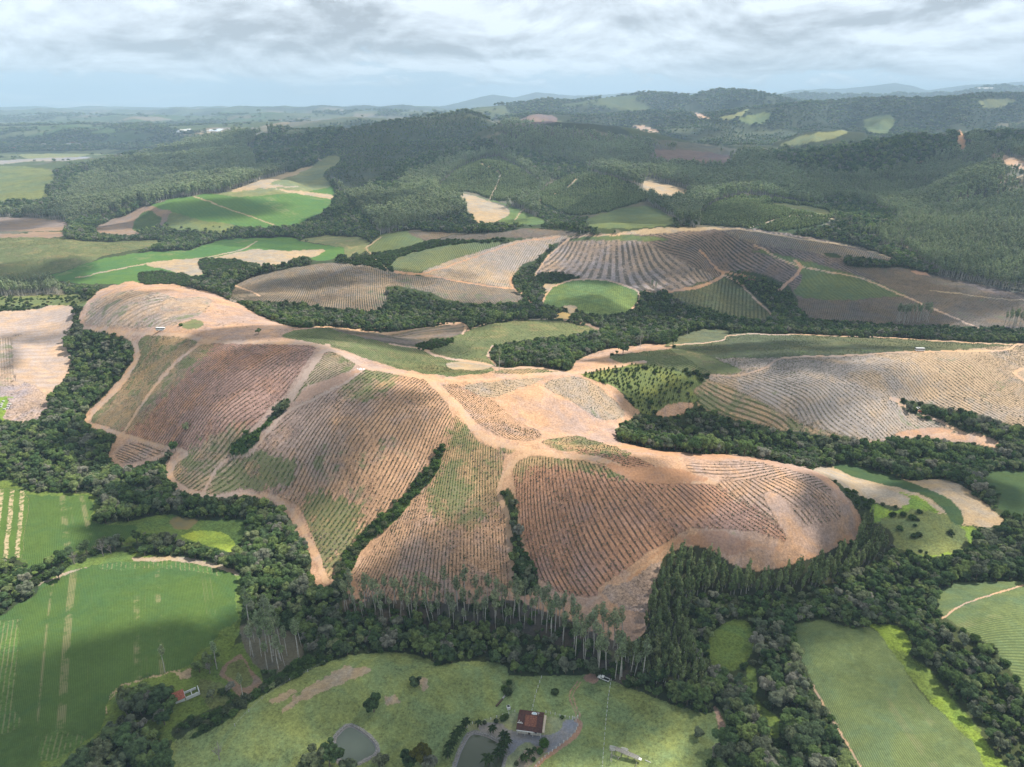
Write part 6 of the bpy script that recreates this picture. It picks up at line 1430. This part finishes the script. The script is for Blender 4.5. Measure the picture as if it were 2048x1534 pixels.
# ------------------------------------------------------------------ clouds overhead: an unseen layer of sheets, shaped to cast the ground shadows
CB = 950.0       # height of the cloud base
k_ = (CB-40)/SUN.z
DX, DY = SUN.x*k_, SUN.y*k_
SH = []          # ground ellipses in shade: centre, half sizes across and along, strength
def shade(u, v, ru, rv, s=1.0, w=.35):
    """shade on the ground the photograph shows at (u, v); half sizes in its pixels"""
    c = at(u, v); a = at(u+ru, v); b = at(u, min(v+rv, 1700)); rx = (a-c).length; ry = max(abs(c.y-b.y), rx*.15); SH.append((c.x, c.y, rx, ry, s, w))
for q in [(190,1400,230,130),(330,1330,150,100),(60,1480,120,60),(430,1420,120,90),(520,1300,110,110),(620,1370,130,90),
          (880,1370,200,100,.85),(1000,1300,260,90,.8),(1180,1300,200,80,.8),(900,1480,120,60,.55),(1060,1240,230,60,.75),(1250,1400,100,70,.7),
          (1400,1280,130,100),(1560,1230,150,70),(1500,1160,120,60,.9),(1650,1250,120,50,.9),(1700,1340,90,60,.5),(1800,1330,110,90,.6),
          (1180,1090,150,110,.8),(1350,1040,170,60,1),(1270,940,140,35,.9),(1450,1080,110,50,1),(1100,1180,110,50,.8),(870,1150,140,60,.55),
          (540,700,130,22,.95),(470,730,70,22,.7),(650,770,70,45,.7),(730,800,110,28,.95),(700,860,120,45,.9),(640,950,50,30,.3),(370,740,50,50,.5),
          (760,672,110,14,.9),(850,690,90,12,.6),(900,660,60,8,.5),
          (1640,740,110,22,.95),(1560,720,60,12,.6),(1750,760,80,18,.6),(1500,690,170,14,.95),(1750,698,130,10,.85),
          (2000,990,60,50,.9),(1850,975,90,14,.8),(1920,840,60,20,.2),
          (1200,610,50,14,.8),(1500,600,110,35,.9),(1700,620,150,40,1),(1800,570,180,40,.95),(1450,500,150,34,1),(1300,480,80,16,.8),(1620,500,130,20,.9),(1950,600,120,30,.8),(1230,545,90,14,.4),
          (620,560,130,14,.85),(760,560,80,10,.7),(640,600,60,8,.5),(830,620,160,14,.5),(900,560,70,10,.5),
          (40,575,90,24,1),(10,720,24,30,.9),(250,590,90,6,.6),(50,450,90,12,.8),(480,415,110,22,.85),(380,430,60,12,.8),(560,400,60,8,.5),
          (780,420,36,20,.9),(990,440,30,6,.6),(1250,410,80,22,.95),(1280,440,60,12,.8),(1430,425,60,12,.6),
          (950,272,260,26,1),(760,290,160,30,1),(700,350,80,24,1),(850,320,150,24,1),(1150,285,200,24,1),(1350,300,130,16,1),(1050,315,120,12,.9),(570,280,90,14,.9),(500,330,130,18,.6),(350,340,80,14,.6),
          (1600,330,180,34,1),(1750,360,200,40,1),(1880,290,110,20,.9),(1700,300,160,20,1),(1560,370,110,30,.95),(1650,410,100,22,.9),(1980,280,60,8,.8),(1900,400,60,14,.6),(2020,420,60,24,.6),(1450,330,80,20,.9),
          (1350,262,120,8,.9),(200,300,160,7,.9),(100,285,150,6,.8),(400,280,100,6,.6),(1800,240,200,5,.5),(620,475,300,5,.5)]:
    shade(*q)
for x_, y_, rx_, ry_ in ((-380, 2650, 620, 520), (420, 2350, 420, 330), (860, 1820, 430, 330), (1250, 1950, 330, 170), (-1050, 2900, 420, 180), (-700, 2100, 240, 110)): SH.append((x_, y_, rx_, ry_, 1.0, .3))
ga, gl = np.meshgrid(np.linspace(-1.4, 1.4, 420), np.linspace(math.log(75), math.log(5200), 540))
Y = np.exp(gl); X = ga*Y             # ground coordinates that the layer shades
GZ = hgt(X, Y)
wx = X+fbm(ga, gl, .16, 4, 71)*.085*Y; wy = Y+fbm(ga, gl, .16, 4, 72)*.075*Y
D = np.zeros(X.shape)
for cx, cy, rx, ry, s, w in SH:
    if cy > 1700 and ry < 60: continue
    r = np.sqrt(((wx-cx)/rx)**2+((wy-cy)/ry)**2)
    D = np.maximum(D, s*np.clip((1.25-r)/.55, 0, 1))
D = D*D*(3-2*D)
# beyond the outlined shade the layer breaks up by itself
far_ = np.clip((Y-3500)/600, 0, 1); out_ = np.clip((np.abs(X/Y)-.95)/.2, 0, 1)
nat = np.clip((fbm(X, Y, 800, 4, 73)-.08)*3.4, 0, 1)
D = np.clip(np.maximum(D, nat*np.maximum(far_, out_))*(.95+.25*fbm(ga, gl, .12, 3, 74)), 0, 1)
V, n = [], X.size
low = CB-np.clip(D, 0, 1)*25+fbm(X, Y, 200, 3, 75)*25; top = CB+20+D*140+fbm(X, Y, 160, 4, 76)*70*D
V = np.concatenate([np.stack([X+SUN.x/SUN.z*(low-GZ), Y+SUN.y/SUN.z*(low-GZ), low], -1).reshape(-1, 3), np.stack([X+SUN.x/SUN.z*(low-GZ), Y+SUN.y/SUN.z*(low-GZ), top], -1).reshape(-1, 3)])
ny_, nx_ = X.shape; ii, jj = np.meshgrid(np.arange(ny_-1), np.arange(nx_-1), indexing='ij'); q0 = (ii*nx_+jj).ravel()
q = np.stack([q0, q0+1, q0+nx_+1, q0+nx_], -1); keep = np.maximum.reduce([D.ravel()[q[:, i]] for i in range(4)]) > .01; q = q[keep]
Q = np.concatenate([q[:, ::-1], q+n])
cm = bpy.data.meshes.new('shadow_clouds'); cm.vertices.add(len(V)); cm.vertices.foreach_set('co', V.astype(np.float32).ravel())
cm.loops.add(Q.size); cm.loops.foreach_set('vertex_index', Q.astype(np.int32).ravel()); cm.polygons.add(len(Q)); cm.polygons.foreach_set('loop_start', np.arange(0, Q.size, 4, dtype=np.int32))
cm.polygons.foreach_set('use_smooth', np.ones(len(Q), bool))
a = cm.attributes.new('vapour', 'FLOAT', 'POINT'); a.data.foreach_set('value', np.tile(D.ravel(), 2).astype(np.float32)); cm.update(); cm.validate()
m, nt = newmat('cloud_vapour')
dn = N(nt, 'ShaderNodeAttribute', attribute_name='vapour').outputs['Fac']
al = MATH(nt, 'MULTIPLY', dn, 0.86)
df = N(nt, 'ShaderNodeBsdfDiffuse', {'Color': (.9, .92, .95, 1)}); tl_ = N(nt, 'ShaderNodeBsdfTranslucent', {'Color': (.85, .88, .93, 1)})
mx = N(nt, 'ShaderNodeMixShader', {0: .5, 1: df.outputs[0], 2: tl_.outputs[0]}); tr = N(nt, 'ShaderNodeBsdfTransparent')
mm = N(nt, 'ShaderNodeMixShader', {0: al, 1: tr.outputs[0], 2: mx.outputs[0]}); nt.links.new(mm.outputs[0], N(nt, 'ShaderNodeOutputMaterial').inputs[0])
cm.materials.append(m); co = bpy.data.objects.new('shadow_clouds', cm); COL.objects.link(co); co['kind'] = 'structure'

# ------------------------------------------------------------------ haze
bm = bmesh.new(); bmesh.ops.create_cube(bm, size=1.0)
zlo, zhi = float(Z.min())-2, 800.0
for v in bm.verts:
    v.co = Vector((v.co.x*78000, (v.co.y+.5)*26000-600, zlo if v.co.z < 0 else zhi))
hm = bpy.data.meshes.new('haze'); bm.to_mesh(hm); bm.free()
m, nt = newmat('haze_air')
pv = N(nt, 'ShaderNodeVolumePrincipled', {'Color': (.58, .79, 1.0, 1), 'Density': HAZE, 'Anisotropy': .0})
nt.links.new(pv.outputs[0], N(nt, 'ShaderNodeOutputMaterial').inputs['Volume'])
hm.materials.append(m); ho = bpy.data.objects.new('haze', hm); COL.objects.link(ho); ho['kind'] = 'stuff'; ho['label'] = 'thin blue haze over the distant hills'; ho['category'] = 'haze'
scene.cycles.volume_bounces = 2; scene.cycles.max_bounces = 6; scene.cycles.diffuse_bounces = 4; scene.cycles.transparent_max_bounces = 16
scene.cycles.use_adaptive_sampling = True
